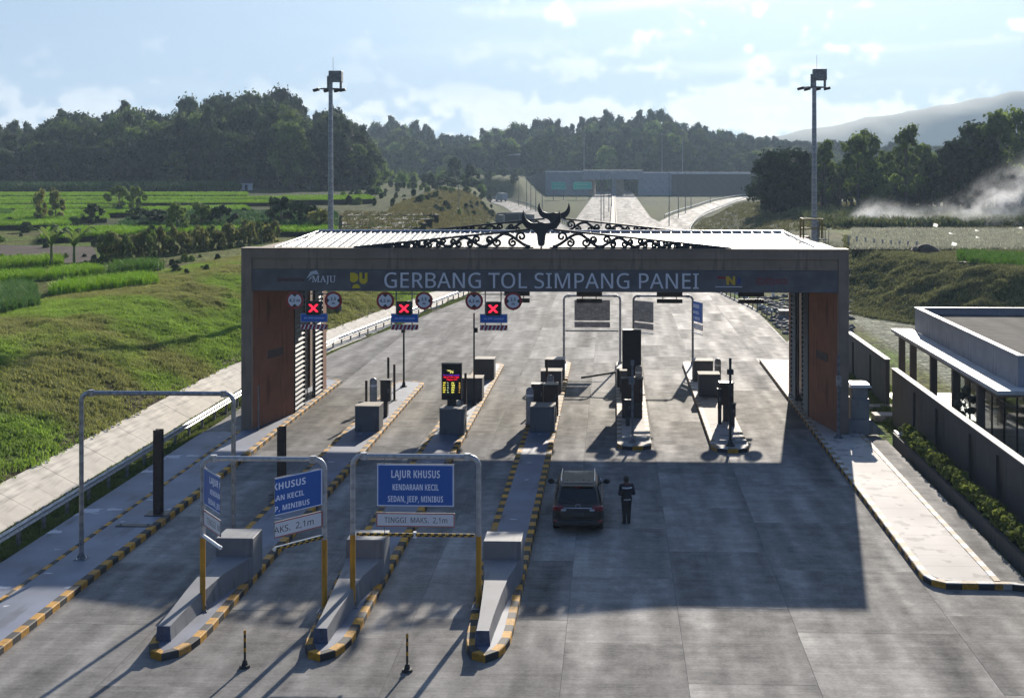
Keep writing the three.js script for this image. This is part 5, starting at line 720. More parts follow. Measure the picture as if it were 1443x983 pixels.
// crown of many leaf faces, gathered in clumps on limbs; unit: metres for a tree H high with crown radius W
function crownGeo(seed, H, W, base, n, leaf, lumps = 16, sparse = 0) {
  const r = rng(seed), pos = [], nor = [], col = [], C = [];
  for (let i = 0; i < lumps; i++) { const u = (i + r()) / lumps, y = lerp(base, H, Math.pow(u, 0.8)), prof = Math.sin(Math.PI * clamp(0.12 + 0.85 * (y - base) / (H - base) * 0.94)) , a = i * 2.4 + r() * 1.3, q = W * prof * (0.35 + 0.6 * r()); C.push([Math.cos(a) * q, y - (0.12 + r() * 0.1) * H * 0.3, Math.sin(a) * q, W * (0.17 + 0.20 * r()) * (1 - sparse * 0.25), 0.6 + 0.75 * r()]); }
  for (let i = 0; i < n; i++) {
    const c = C[Math.floor(r() * C.length)], th = r() * 6.283, ph = Math.acos(2 * r() - 1), rad = c[3] * (r() < 0.16 ? 0.95 + 0.65 * r() : 0.35 + 0.7 * Math.pow(r(), 0.6)), dx = Math.sin(ph) * Math.cos(th), dy = Math.cos(ph) * 0.72, dz = Math.sin(ph) * Math.sin(th);
    const x = c[0] + dx * rad, y = Math.max(base * 0.6, c[1] + dy * rad), z = c[2] + dz * rad, s = leaf * (0.55 + 0.9 * r());
    const ax = new THREE.Vector3(r() - 0.5, r() - 0.5, r() - 0.5).normalize(), bxv = new THREE.Vector3(dx, dy + 0.3, dz).cross(ax).normalize(), cx = bxv.clone().cross(new THREE.Vector3(dx + (r() - 0.5) * 0.9, dy + (r() - 0.5) * 0.9, dz + (r() - 0.5) * 0.9)).normalize();
    const k = c[4] * (0.75 + 0.5 * r()), nv = [dx, dy, dz];
    const P = (u, v) => [x + (bxv.x * u + cx.x * v) * s, y + (bxv.y * u + cx.y * v) * s, z + (bxv.z * u + cx.z * v) * s];
    const a = P(-0.5, -0.32), b = P(0.1, -0.5), d = P(0.55, 0.05), e = P(-0.1, 0.5); pos.push(...a, ...b, ...d, ...a, ...d, ...e); const fn = new THREE.Vector3(b[0] - a[0], b[1] - a[1], b[2] - a[2]).cross(new THREE.Vector3(d[0] - a[0], d[1] - a[1], d[2] - a[2])).normalize(); for (let q = 0; q < 6; q++) { nor.push(fn.x, fn.y, fn.z); col.push(k * (0.92 + 0.2 * c[4] * 0.4), k, k * 0.9); }
  }
  const g = new THREE.BufferGeometry(); g.setAttribute('position', new THREE.Float32BufferAttribute(pos, 3)); g.setAttribute('normal', new THREE.Float32BufferAttribute(nor, 3)); g.setAttribute('color', new THREE.Float32BufferAttribute(col, 3)); g.setAttribute('uv', new THREE.BufferAttribute(new Float32Array(pos.length / 3 * 2), 2)); g.userData.C = C; return g;
}
function trunkGeo(H, base, C, seed, r0 = 0.3) { const r = rng(seed), g = [], bend = (r() - 0.5) * 0.8, top = H * 0.72; g.push(new THREE.TubeGeometry(new THREE.CatmullRomCurve3([[0, -0.4, 0], [bend * 0.3, top * 0.35, bend * 0.2], [bend * 0.6, top * 0.7, -bend * 0.2], [bend * 0.5, top, 0]].map((p) => new THREE.Vector3(...p))), 8, r0, 7)); for (let i = 0; i < C.length; i += 2) { const c = C[i], y = Math.max(base * 0.7, c[1] - 0.28 * H * 0.5); g.push(tube([[bend * 0.5 * Math.min(1, y / top), Math.min(y, top * 0.96), 0], [c[0] * 0.5, (y + c[1]) / 2 + 0.3, c[2] * 0.5], [c[0], c[1], c[2]]], r0 * 0.26, 5, 5)); } return merged(g); }
const KIND = [ // height 10 m models; scaled when planted
  [101, 10, 3.6, 1.8, 5200, 0.42, 46], [102, 10, 3.0, 2.2, 4600, 0.40, 38], [103, 10, 4.2, 1.4, 5600, 0.44, 54], [104, 10, 2.5, 2.4, 2100, 0.36, 26, 0.6], [105, 10, 3.2, 4.2, 2300, 0.36, 24, 0.5]
].map((k) => { const g = crownGeo(...k); return { crown: g, trunk: trunkGeo(k[1], k[3], g.userData.C, k[0], 0.2) }; });
const crownTop = (() => KIND.map((k) => { k.crown.computeBoundingBox(); return k.crown.boundingBox.max.y; }))();
function plantTree(kind, x, z, h, w, label, group, m = 0, yaw = R() * 6.28) {
  const t = thing('tree', label, 'tree', [x, terrain(x, z) - 0.2, z], yaw, group), s = h / crownTop[kind]; t.scale.set(s * w, s, s * w);
  for (const [n, g, mm] of [['crown', KIND[kind].crown, leafMat[m]], ['trunk', KIND[kind].trunk, barkM]]) { const o = new THREE.Mesh(g, mm); o.name = n; o.castShadow = o.receiveShadow = true; t.add(o); } return t;
}
function wood(label, list) { // list of [x, z, h, w, kind, tint]
  const o = new THREE.Group(); stuff('forest', label, 'forest', o); const d = new THREE.Object3D();
  for (let k = 0; k < 5; k++) { const L = list.filter((q) => q[4] === k); if (!L.length) continue; for (const [n, g, m] of [['crown', KIND[k].crown, leafMat[k % 3]], ['trunk', KIND[k].trunk, barkM]]) { const im = new THREE.InstancedMesh(g, m, L.length); im.name = n; im.castShadow = im.receiveShadow = true; L.forEach(([x, z, h, w, , tint, lift], i) => { const s = h / crownTop[k]; d.position.set(x, terrain(x, z) - 0.3 + (lift ?? 0), z); d.rotation.y = hash(i, k, 9) * 6.28; d.scale.set(s * w, s, s * w); d.updateMatrix(); im.setMatrixAt(i, d.matrix); im.setColorAt(i, lin(tint, tint * (0.95 + 0.12 * hash(i, 3, 2)), tint)); }); o.add(im); } }
}
// left wood: crest heights as surveyed against the sky
const crestL = [[-60, 165], [0, 166], [40, 170], [70, 156], [100, 148], [130, 158], [170, 143], [200, 150], [240, 148], [262, 138], [290, 126], [330, 121], [370, 123], [410, 121], [428, 150], [445, 160], [462, 136], [478, 140], [492, 158], [510, 172], [525, 196], [538, 232], [550, 250]];
{
  const L = []; const edge = [];
  for (let px = -120; px < 538; px += 7.5) for (const dist of [352, 372, 395, 425, 460]) {
    const q = px + rr(-7, 7), D = dist + rr(-8, 8), [x, z] = bearing(q, D), crest = heightAt(piece(crestL, q), D), g = terrain(x, z), back = (dist - 352) / 108, front = dist < 360;
    let h = (crest - g) * (front ? rr(0.42, 0.72) : lerp(rr(0.6, 0.86), rr(0.84, 1.02), back)) * (R() < 0.05 ? 1.12 : 1); h = clamp(h, 4, 40);
    const kind = Math.floor(R() * 4.6); if (front && hash(Math.round(px), 1, 4) > 0.72) edge.push([x, z, h, q]); else L.push([x, z, h, rr(0.75, 1.0) * clamp(16 / h, 0.75, 1.4), kind, rr(0.55, 1.45)]);
  }
  wood('dark dense wood behind the rice fields on the left', L);
  edge.forEach(([x, z, h], i) => plantTree(i % 4, x, z, h, 1.1, 'dark broad tree standing at the front edge of the left wood', 'trees along the front edge of the left wood', i % 3));
}
{ // middle woods beyond the overpass
  const crest = [[500, 180], [512, 172], [545, 162], [575, 162], [605, 172], [640, 186], [670, 182], [700, 174], [735, 168], [770, 160], [800, 170], [825, 162], [850, 152], [880, 158], [905, 150], [925, 146], [945, 158], [975, 168], [1010, 175], [1045, 182], [1085, 188], [1130, 192], [1443, 205]], L = [];
  for (let px = 500; px < 1460; px += 8) for (const dist of [655, 690, 730, 780, 840]) {
    const q = px + rr(-7, 7), D = dist + rr(-14, 14), [x, z] = bearing(q, D), top = heightAt(piece(crest, q), D), g = terrain(x, z), b = (dist - 655) / 185, h = clamp((top - g) * lerp(rr(0.35, 0.7), rr(0.84, 1.02), b), 6, 42);
    L.push([x, z, h, rr(0.8, 1.05) * clamp(20 / h, 0.7, 1.5), Math.floor(R() * 5), rr(0.7, 1.8)]);
  }
  wood('hazy woods beyond the overpass along the horizon', L);
}
{ // right-hand trees, feathery and separate
  const crest = [[1070, 214], [1085, 206], [1110, 200], [1135, 203], [1160, 192], [1180, 200], [1205, 186], [1225, 178], [1243, 196], [1262, 196], [1278, 174], [1300, 190], [1320, 198], [1340, 190], [1360, 172], [1385, 160], [1405, 150], [1425, 150], [1445, 146], [1480, 150]], L = [];
  const names = ['bushy dark tree at the left end of the right-hand grove', 'tall feathery tree just right of the right light mast', 'slender tree with thin top behind the smoke', 'loose grey green tree above the drifting smoke', 'tallest open-crowned tree at the right edge of the picture'];
  const spots = [[1092, 236, 1.0, 2, 'rounded dark tree at the left end of the right-hand grove'], [1122, 244, 0.98, 2, 'wide dark tree left of the right light mast'], [1163, 240, 1.0, 3, 'feathery tree just right of the right light mast'], [1208, 238, 1.02, 4, 'thin-topped tree between the light mast and the smoke'], [1226, 250, 1.0, 3, 'tall wispy tree whose twigs reach above the grove middle'], [1279, 236, 1.03, 3, 'spiky slender tree standing above its neighbours over the smoke'], [1302, 244, 0.95, 4, 'loose tree right of the spiky slender one'], [1345, 238, 0.95, 1, 'dense dark tree behind the thick of the smoke'], [1378, 240, 1.0, 0, 'large leafy tree near the right picture edge, behind white flags'], [1407, 236, 1.02, 4, 'tall open-crowned tree second from the right edge'], [1436, 246, 1.02, 4, 'tallest open-crowned tree at the right edge']];
  for (const [px, D, k, kind, label] of spots) { const [x, z] = bearing(px, D); plantTree(kind, x, z, (heightAt(piece(crest, px), D) - terrain(x, z)) * k, kind > 2 ? 0.85 : 1.05, label, undefined, kind > 2 ? 2 : 1); }
  for (let px = 1078; px < 1500; px += 10) for (const dist of [252, 268, 286]) { const q = px + rr(-6, 6), D = dist + rr(-6, 6), [x, z] = bearing(q, D), top = heightAt(piece(crest, q), D), h = clamp((top - terrain(x, z)) * rr(0.42, 0.84), 4, 30); L.push([x, z, h, rr(0.7, 1.0), R() < 0.75 ? 3 + Math.floor(R() * 2) : Math.floor(R() * 3), rr(1.0, 2.2)]); }
  wood('smaller trees and undergrowth filling the right-hand grove', L);
}
{ const L = []; for (let i = 0; i < 340; i++) { const [x, z] = bearing(rr(480, 735), rr(235, 640)); if (rampDist(x, z) < 5 || x > -16) continue; L.push([x, z, rr(0.8, 2.2) * (z < -380 ? 2.2 : 1), rr(0.9, 1.7), Math.floor(R() * 3), rr(1.0, 2.2)]); } for (let i = 0; i < 60; i++) { const [x, z] = bearing(rr(900, 1100), rr(600, 640)); L.push([x, z, rr(3, 8), rr(0.8, 1.2), Math.floor(R() * 5), rr(1.0, 2.0)]); } wood('low scrub scattered over the olive slopes left of the far road', L); }
// bushes and small plants
const bushG = [0, 1, 2].map((i) => crownGeo(300 + i, 2, 1.15, 0.1, 900, 0.20, 12));
const stemG = trunkGeo(2, 0.1, bushG[0].userData.C, 5, 0.05);
function bush(px, py, lift, h, w, label, group, m = 0, v = 0) { const [x, z] = at(px, py, lift); const t = thing('shrub', label, 'shrub', [x, terrain(x, z) - 0.1, z], R() * 6, group); t.scale.set(w, h / 2, w); for (const [n, g, mm] of [['foliage', bushG[v], leafMat[m]], ['stem', stemG, barkM]]) { const o = new THREE.Mesh(g, mm); o.name = n; o.castShadow = true; t.add(o); } return t; }
for (const [px, py, h, w, m, v, l] of [[205, 318, 2.8, 3.2, 1, 0, 'broad dark mound of bush in front of the far paddies'], [225, 322, 2.2, 2.6, 1, 1, 'second dark mound of bush right of the broad one'], [250, 326, 4.2, 1.6, 2, 2, 'leafy young tree between paddies left of the gate roof'], [282, 322, 3.8, 1.8, 2, 0, 'pale leafy shrub right of the leafy young tree'], [312, 322, 3.4, 1.9, 1, 1, 'dark leafy shrub in the vegetable plots'], [398, 320, 4.4, 2.3, 1, 2, 'dark rounded bush left of the left light mast'], [432, 320, 3.6, 1.8, 1, 0, 'small dark bush just left of the left light mast'], [166, 300, 4.4, 2.2, 2, 1, 'green shrub among the far terraces'], [192, 302, 4.6, 1.4, 2, 2, 'narrow shrub among the far terraces'], [56, 312, 5.0, 1.2, 3, 0, 'thin upright shrub on the left terraces'], [78, 312, 5.0, 1.6, 3, 1, 'sparse twin-topped shrub on the left terraces'], [130, 314, 3.0, 1.4, 1, 2, 'low shrub at the bank of the left terraces'], [452, 322, 3.0, 1.8, 3, 0, 'brownish bush in front of the left light mast foot'], [640, 268, 9, 2.6, 1, 0, 'dark bush by the far left slip road'], [664, 272, 7, 2.6, 1, 1, 'second dark bush by the far left slip road'], [630, 272, 3, 4, 0, 2, 'low bush left of the dark ones by the slip road']]) bush(px, py, 4.9, h, w, l, undefined, m, v);
{ const L = []; for (let i = 0; i < 70; i++) { const px = rr(-20, 470), py = rr(296, 330) + (px > 140 ? 0 : rr(0, 14)), [x, z] = at(px, py, 5.2); L.push([x, z, rr(0.7, 2.0), rr(0.9, 1.8), Math.floor(R() * 3), rr(0.9, 2.2)]); } for (let i = 0; i < 50; i++) { const px = rr(-20, 330), [x, z] = at(px, rr(358, 384), 4.5); L.push([x, z, rr(0.5, 1.1), rr(0.9, 1.6), Math.floor(R() * 3), rr(1.0, 2.4)]); } wood('low weeds and bushes between the rice plots on the left', L); }
{ // rows of drying brownish shrubs along the bank top
  let i = 0; for (const [x0, y0, x1, y1, n, h] of [[148, 366, 262, 352, 15, 2.5], [262, 352, 392, 338, 17, 2.5]]) for (let k = 0; k < n; k++, i++) { const u = k / n; bush(lerp(x0, x1, u) + rr(-2, 2), lerp(y0, y1, u) + rr(-2, 2), 4.5, h * rr(0.8, 1.2), rr(0.6, 0.95), 'brownish green shrub in the row along the top of the left bank', 'row of shrubs along the top of the left bank', i % 4 ? 3 : 2, i % 3); }
}
{ // banana plants
  const blade = (L, w) => { const p = [], n = 8; for (let i = 0; i < n; i++) { const f = (u) => { const a = lerp(1.25, -0.5, u); return [Math.pow(u, 0.9) * L * 0.75, Math.sin(u * 2.2) * L * 0.62, w * Math.sin(Math.PI * clamp(u * 0.93 + 0.05)) * 0.5]; }, A = f(i / n), B = f((i + 1) / n); for (const s of [-1, 1]) p.push(A[0], A[1], 0, B[0], B[1], 0, B[0], B[1] - 0.08, s * B[2], A[0], A[1], 0, B[0], B[1] - 0.08, s * B[2], A[0], A[1] - 0.08, s * A[2]); } const g = new THREE.BufferGeometry(); g.setAttribute('position', new THREE.Float32BufferAttribute(p, 3)); g.computeVertexNormals(); return paint(prep(g), [1, 1, 1]); };
  const [x, z] = at(72, 372, 4.6), t = thing('banana_plant', 'banana plant with drooping leaves above the muddy plot, left of two', 'banana plant', [x, terrain(x, z), z]); part('stem', cyl(0, 0, -0.2, 2.2, 0.16, 0.1), M([0.12, 0.14, 0.05], 0.7), t); for (let i = 0; i < 8; i++) { const b = part(numbered('leaf'), blade(2.2 + 0.3 * (i % 3), 0.6), leafMat[2], t); b.position.y = 2.0; b.rotation.y = i * 0.9; }
  const [x2, z2] = at(104, 374, 4.6); copy(t, 'banana_plant', [x2, terrain(x2, z2), z2], 1.7, 'banana plant with drooping leaves above the muddy plot, right of two');
}
// hedge beside the right gutter: clipped clumps
{
  const t = thing('hedge', 'low clipped hedge along the right gutter', 'hedge', [13.68, 0.42, -60]), list = []; for (let z = 0; z < 30; z += 0.36) { const g = bushG[Math.floor(R() * 3)].clone(); g.scale(0.30 + R() * 0.06, 0.27 + R() * 0.1, 0.34); g.rotateY(R() * 6); list.push(g.translate(-0.06 + rr(-0.06, 0.06), 0.12, z)); } const h = part('foliage', list, leafM(0.17, 0.21, 0.05, 0.5), t, true); h.userData.kind = 'stuff'; 
}
// grass: tufts of blades, thickest on the left bank
function tuftGeo(seed, n, h, w, spread) { const r = rng(seed), p = [], c = []; for (let i = 0; i < n; i++) { const a = r() * 6.28, q = spread * Math.sqrt(r()), x = Math.cos(a) * q, z = Math.sin(a) * q, t = r() * 6.28, L = h * (0.6 + 0.7 * r()), lean = L * (0.25 + 0.5 * r()), lx = Math.cos(t) * lean, lz = Math.sin(t) * lean, wx = -Math.sin(t) * w / 2, wz = Math.cos(t) * w / 2; p.push(x - wx, 0, z - wz, x + wx, 0, z + wz, x + lx * 0.35 + wx * 0.7, L * 0.6, z + lz * 0.35 + wz * 0.7, x - wx, 0, z - wz, x + lx * 0.35 + wx * 0.7, L * 0.6, z + lz * 0.35 + wz * 0.7, x + lx * 0.35 - wx * 0.7, L * 0.6, z + lz * 0.35 - wz * 0.7, x + lx * 0.35 - wx * 0.7, L * 0.6, z + lz * 0.35 - wz * 0.7, x + lx * 0.35 + wx * 0.7, L * 0.6, z + lz * 0.35 + wz * 0.7, x + lx, L, z + lz); for (let k = 0; k < 9; k++) c.push(1, 1, 1); } const g = new THREE.BufferGeometry(); g.setAttribute('position', new THREE.Float32BufferAttribute(p, 3)); g.setAttribute('color', new THREE.Float32BufferAttribute(c, 3)); g.computeVertexNormals(); g.setAttribute('uv', new THREE.BufferAttribute(new Float32Array(p.length / 3 * 2), 2)); return g; }
const grassMat = new THREE.MeshPhysicalMaterial({ color: lin(1, 1, 1), roughness: 0.85, transmission: 0.45, thickness: 0, specularIntensity: 0.3, side: THREE.DoubleSide });
function scatter(name, label, category, geo, list, m = grassMat) { // list of [x, y, z, scale, [r,g,b], scaleY]
  const im = new THREE.InstancedMesh(geo, m, list.length), d = new THREE.Object3D(); list.forEach(([x, y, z, s, c, sy], i) => { d.position.set(x, y, z); d.rotation.set(0, hash(i, 1, 2) * 6.28, 0); d.scale.set(s, sy ?? s, s); d.updateMatrix(); im.setMatrixAt(i, d.matrix); im.setColorAt(i, lin(...c)); }); im.castShadow = im.receiveShadow = true; stuff(name, label, category, im); return im;
}
{
  const tg = tuftGeo(41, 14, 0.24, 0.045, 0.28), L = [];
  for (let i = 0; i < 260000 && L.length < 110000; i++) {
    const z = -42 - 105 * R(), fl = piece(FOOT_L, z), tl = piece(TOP_L, z), s = 1.6 + R() * (tl + 4), x = fl - s; const n = fbm(x * 0.16, z * 0.1, 301, 4), e = fbm(x * 0.35, z * 0.2, 305, 4), n3 = fbm(x * 1.2, z * 0.6, 308, 3);
    if (s < 2.7 && R() < 0.75) continue; if (e > 0.64 && R() < 0.7) continue; if (n3 < 0.42 && R() < 0.5) continue;
    const g = sm(0.42, 0.60, n), k = 0.7 + 0.6 * n3; L.push([x, terrain(x, z) - 0.02, z, rr(0.7, 1.25), [lerp(0.30, 0.27, g) * k, lerp(0.31, 0.39, g) * k, lerp(0.09, 0.055, g) * k], rr(0.4, 0.85)]);
  }
  for (let i = 0; i < 9000; i++) { const z = -28 - 105 * R(), fl = piece(FOOT_L, z), x = fl + 0.35 + R() * 1.7; if (x > piece(ROAD_L, z) - 0.05 && z < -62) continue; if (fbm(x * 1.1, z * 0.5, 311, 3) < 0.44) continue; const k = rr(0.7, 1.2); L.push([x, terrain(x, z), z, rr(0.5, 0.8), [0.15 * k, 0.19 * k, 0.04 * k], rr(0.35, 0.7)]); }
  for (let i = 0; i < 26000; i++) { const px = rr(1192, 1460), py = rr(350, 438), [x, z] = at(px, py, rr(0, 3.5)); if (z < -165 || z > -84 || x < piece([[-150, 13.5], [-130, 16], [-112, 22], [-97, 31], [-86, 60]], z) + 0.5) continue; const k = rr(0.5, 1.2); L.push([x, terrain(x, z), z, rr(1.0, 1.9), [0.22 * k, 0.23 * k, 0.09 * k], rr(0.7, 1.3)]); }
  for (let i = 0; i < 3500; i++) { const x = rr(13.9, 16.5), z = rr(-96, -61); if (x > 14.2 && z > -66) continue; const k = rr(0.7, 1.2); L.push([x, terrain(x, z), z, rr(0.6, 0.9), [0.15 * k, 0.2 * k, 0.04 * k], rr(0.4, 0.8)]); }
  for (let i = 0; i < 5000; i++) { const z = rr(-180, -330), fl = piece(FOOT_L, z), x = fl - rr(2, 18), k = rr(0.7, 1.2); L.push([x, terrain(x, z), z, rr(1.6, 2.6), [0.18 * k, 0.165 * k, 0.06 * k], rr(1, 2)]); }
  for (let i = 0; i < 5000; i++) { const z = rr(-180, -325), x = rr(14, 70), k = rr(0.7, 1.2); if (rampDist(x, z) < 1) continue; L.push([x, terrain(x, z), z, rr(1.6, 2.6), [0.16 * k, 0.155 * k, 0.06 * k], rr(1, 2)]); }
  scatter('grass', 'rough grass tufts on the banks and verges', 'grass', tg, L);
}
// rice: bright young plants in terraced plots (each plot a raised bed with its own edge)
const paddyEarth = M([0.055, 0.055, 0.03], 0.9, { map: grassMap });
function plot(name, label, quad, lift, hgt, colour, density, blade, cat = 'rice') {
  const W = quad.map(([px, py]) => at(px, py, lift)), L = [], area = Math.abs(W.reduce((s, p, i) => { const q = W[(i + 1) % 4]; return s + p[0] * q[1] - q[0] * p[1]; }, 0) / 2), n = Math.min(26000, Math.round(area * density));
  const gy = Math.max(...W.map((p) => terrain(...p))) + (lift < 4.75 ? 0.1 : 0.42), s = new THREE.Shape(W.map((p) => new THREE.Vector2(p[0], -p[1])));
  const P = (u, v) => { const a = [lerp(W[0][0], W[1][0], u), lerp(W[0][1], W[1][1], u)], b = [lerp(W[3][0], W[2][0], u), lerp(W[3][1], W[2][1], u)]; return [lerp(a[0], b[0], v), lerp(a[1], b[1], v)]; };
  const bed = new THREE.ExtrudeGeometry(s, { depth: 1.3, bevelEnabled: false }).rotateX(-Math.PI / 2).translate(0, gy - 1.3, 0);
  const o = new THREE.Group(); stuff(name, label, cat, o); part('bed', bed, paddyEarth, o);
  for (let i = 0; i < n; i++) { const [x, z] = P(R(), R()), k = rr(0.8, 1.2) * (0.8 + 0.4 * fbm(x * 0.2, z * 0.2, 401, 3)); L.push([x, gy - 0.03, z, hgt / 0.6 * rr(0.8, 1.15), colour.map((c, q) => c * k * (q === 1 ? 1 : rr(0.9, 1.1))), undefined]); }
  const im = new THREE.InstancedMesh(blade, riceMat, L.length), d = new THREE.Object3D(); L.forEach(([x, y, z, sc, c], i) => { d.position.set(x, y, z); d.rotation.y = hash(i, 6, 2) * 6.28; d.scale.setScalar(sc); d.updateMatrix(); im.setMatrixAt(i, d.matrix); im.setColorAt(i, lin(...c)); }); im.name = 'plants'; im.castShadow = im.receiveShadow = true; o.add(im); return o;
}
const riceMat = grassMat.clone(); riceMat.transmission = 0.22;
const rice = tuftGeo(51, 12, 0.6, 0.07, 0.26), riceFar = tuftGeo(52, 9, 0.6, 0.2, 0.7), LIME = [0.29, 0.46, 0.035], GREEN = [0.14, 0.26, 0.04];
for (const [q, l, lift, h, c, dens, b] of [
  [[[68, 416], [222, 398], [207, 391], [88, 404]], 'thick rice strip nearest the bank top, second row', 4.35, 0.68, LIME, 17, rice], [[[-20, 400], [56, 393], [60, 386], [-20, 391]], 'thick rice strip at the left picture edge, near the bank', 4.4, 0.68, LIME, 17, rice], [[[64, 392], [144, 384], [134, 378], [74, 382]], 'thick rice strip third back, right of the edge one', 4.45, 0.66, LIME, 17, rice], [[[-20, 380], [86, 373], [80, 367], [-20, 372]], 'rice strip behind the one at the left picture edge', 4.5, 0.8, LIME, 13, rice], [[[154, 384], [226, 376], [217, 371], [162, 376]], 'rice strip behind the weeds below the shrub row', 4.5, 0.8, GREEN, 12, rice],
  [[[60, 338], [252, 330], [244, 323], [70, 325]], 'bright rice plot behind the muddy field', 4.8, 0.5, LIME, 7, riceFar], [[[256, 330], [470, 329], [470, 323], [256, 323]], 'rice plot behind the shrub row', 4.8, 0.5, LIME, 5, riceFar],
  [[[-30, 319], [96, 318], [96, 311], [-30, 312]], 'rice terrace on the left, lowest of the far ones', 5.1, 0.4, LIME, 6, riceFar], [[[-30, 309], [150, 308], [150, 303], [-30, 304]], 'rice terrace second of the far ones', 5.4, 0.4, LIME, 6, riceFar], [[[20, 301], [190, 300], [190, 296], [20, 296.5]], 'rice terrace third of the far ones', 5.7, 0.4, LIME, 5, riceFar], [[[-30, 301], [14, 301], [14, 296], [-30, 296]], 'small rice terrace at the left edge beside the third far one', 5.7, 0.4, GREEN, 5, riceFar], [[[196, 300], [352, 297], [345, 291], [196, 294]], 'rice terrace right of the third far one', 5.8, 0.4, LIME, 5, riceFar], [[[-30, 294], [190, 293], [190, 289.5], [-30, 290]], 'long thin rice terrace fourth of the far ones', 5.9, 0.4, LIME, 4, riceFar], [[[-30, 287.6], [400, 286.4], [400, 283.6], [-30, 284.2]], 'long thin rice terrace fifth of the far ones', 6.15, 0.4, LIME, 3.4, riceFar], [[[-30, 282.2], [415, 281], [415, 278.8], [-30, 279.2]], 'long thin rice terrace sixth of the far ones', 6.4, 0.4, LIME, 3, riceFar], [[[-30, 277.4], [348, 276.8], [348, 273.5], [-30, 273.8]], 'topmost long rice terrace below the wood', 6.65, 0.4, LIME, 2.6, riceFar], [[[400, 286], [528, 284], [520, 279], [400, 280]], 'rice plot left and right of the left light mast', 6.2, 0.4, LIME, 3, riceFar],
  [[[170, 320], [470, 319], [470, 312], [178, 312]], 'deep green vegetable plot among the terraces, lower one', 5.2, 0.7, [0.10, 0.19, 0.055], 4, riceFar], [[[200, 309], [470, 308], [470, 301], [205, 301]], 'deep green vegetable plot among the terraces, upper one', 5.5, 0.7, [0.085, 0.17, 0.05], 4, riceFar], [[[-30, 271.5], [330, 270.5], [330, 266], [-30, 266]], 'tall dark green crop below the wood', 6.8, 1.6, [0.055, 0.115, 0.03], 1.4, riceFar],
  [[[-20, 446], [52, 432], [44, 404], [-20, 408]], 'tall green weeds at the left picture edge on the bank top', 4.25, 0.6, [0.14, 0.25, 0.06], 16, rice],
]) plot('rice_plot', l, q, lift, h, c, dens, b);
for (const [q, l] of [[[[-30, 372], [140, 366], [130, 345], [-30, 342]], 'ploughed muddy plot on the left beyond the rice strips']]) { const W = q.map(([a, b]) => at(a, b, 4.6)), s = new THREE.Shape(W.map((p) => new THREE.Vector2(p[0], -p[1]))), gy = Math.max(...W.map((p) => terrain(...p))); const m = part('muddy_field', new THREE.ExtrudeGeometry(s, { depth: 1.2, bevelEnabled: false }).rotateX(-Math.PI / 2).translate(0, gy - 1.1, 0), M([0.10, 0.08, 0.07], 0.9, { map: roadMap, specularIntensity: 0.15 }), scene); m.userData = { kind: 'structure', label: l }; const clods = []; }
for (let i = 0; i < 6; i++) { const y = 297 + i * 5.6; plot('field_terrace', 'bare olive terrace right of the left light mast, ' + ['highest of six', 'second highest of six', 'third of six from the top', 'fourth of six from the top', 'fifth of six from the top', 'lowest of six'][i], [[482, y + 3.6], [618 - i * 9, y + 2.4], [612 - i * 9, y - 1.6], [482, y - 0.6]], 5.9 - i * 0.14, 0.4, i % 2 ? [0.20, 0.20, 0.07] : [0.24, 0.215, 0.09], 0.9, riceFar, 'field terrace'); }
// ================================================================== FAR ROAD: OVERPASS, SIGNS, LAMPS
{
  const t = thing('overpass', 'concrete overpass with two openings crossing the road far behind', 'overpass', [0, 0, -578]), c = M([0.48, 0.49, 0.51], 0.85, { map: streakMap }), st = M([0.20, 0.19, 0.18], 0.9, { map: streakMap }), inner = M([0.62, 0.50, 0.38], 0.85, { map: streakMap });
  part('deck', box(-14, 13.2, 7.2, 11.4, -14, 1.6), M([0.60, 0.61, 0.63], 0.8, { map: streakMap }), t); part('abutment', box(-31, -11.5, -0.2, 10.6, -14, 0.4), c, t); part('abutment', box(11.2, 26, -0.2, 10.0, -14, 0.4), M([0.54, 0.58, 0.64], 0.85, { map: streakMap }), t); part('wing_wall', prism([[-58, -0.2], [-31.02, -0.2], [-31.02, 10.2], [-36, 9.6]], 3).translate(0, 0, -3), st, t);
  part('pier', box(-1.2, 1.2, -0.2, 7.19, -13, -1), c, t); part('side_face', [box(-11.49, -8.6, -0.2, 7.19, -13.9, -3), box(1.21, 4.6, -0.2, 7.19, -13, -4)], inner, t); part('stone_wall', [box(26.02, 78, -0.2, 9.6, -6, -1)], st, t); part('parapet', [box(-31, -14.02, 10.62, 11.0, -1, 0.2), box(13.22, 78, 9.62, 10.5, -2.4, 0.2)], M([0.75, 0.74, 0.72], 0.7), t); part('fill', box(13.3, 78, -0.2, 9.4, -40, -14.02), st, t);
}
function greenSign(x, z, w, label) { const t = thing('direction_sign', label, 'road sign', [x, 0, z]); part('post', [cyl(-w * 0.35, 0, 0, 4.4, 0.12), cyl(w * 0.35, 0, 0, 4.4, 0.12)], mat.galvDull, t); part('panel', box(-w / 2, w / 2, 4.0, 7.0, 0.1, 0.2, 0.02), M([0.02, 0.55, 0.40], 0.5), t); part('border', [box(-w / 2 + 0.15, w / 2 - 0.15, 6.72, 6.82, 0.2, 0.215), box(-w / 2 + 0.15, w / 2 - 0.15, 4.18, 4.28, 0.2, 0.215), box(-w / 2 + 0.15, -w / 2 + 0.25, 4.28, 6.72, 0.2, 0.215), box(w / 2 - 0.25, w / 2 - 0.15, 4.28, 6.72, 0.2, 0.215)], mat.white, t); part('lettering', strokes(w * 0.7, 0.6, Math.round(w * 10)).map((q) => q.scale(1, 1, 1).translate(-w * 0.35, 5.6, 0.2)).concat(strokes(w * 0.6, 0.5, 7).map((q) => q.translate(-w * 0.35, 4.6, 0.2))), mat.white, t); return t; }
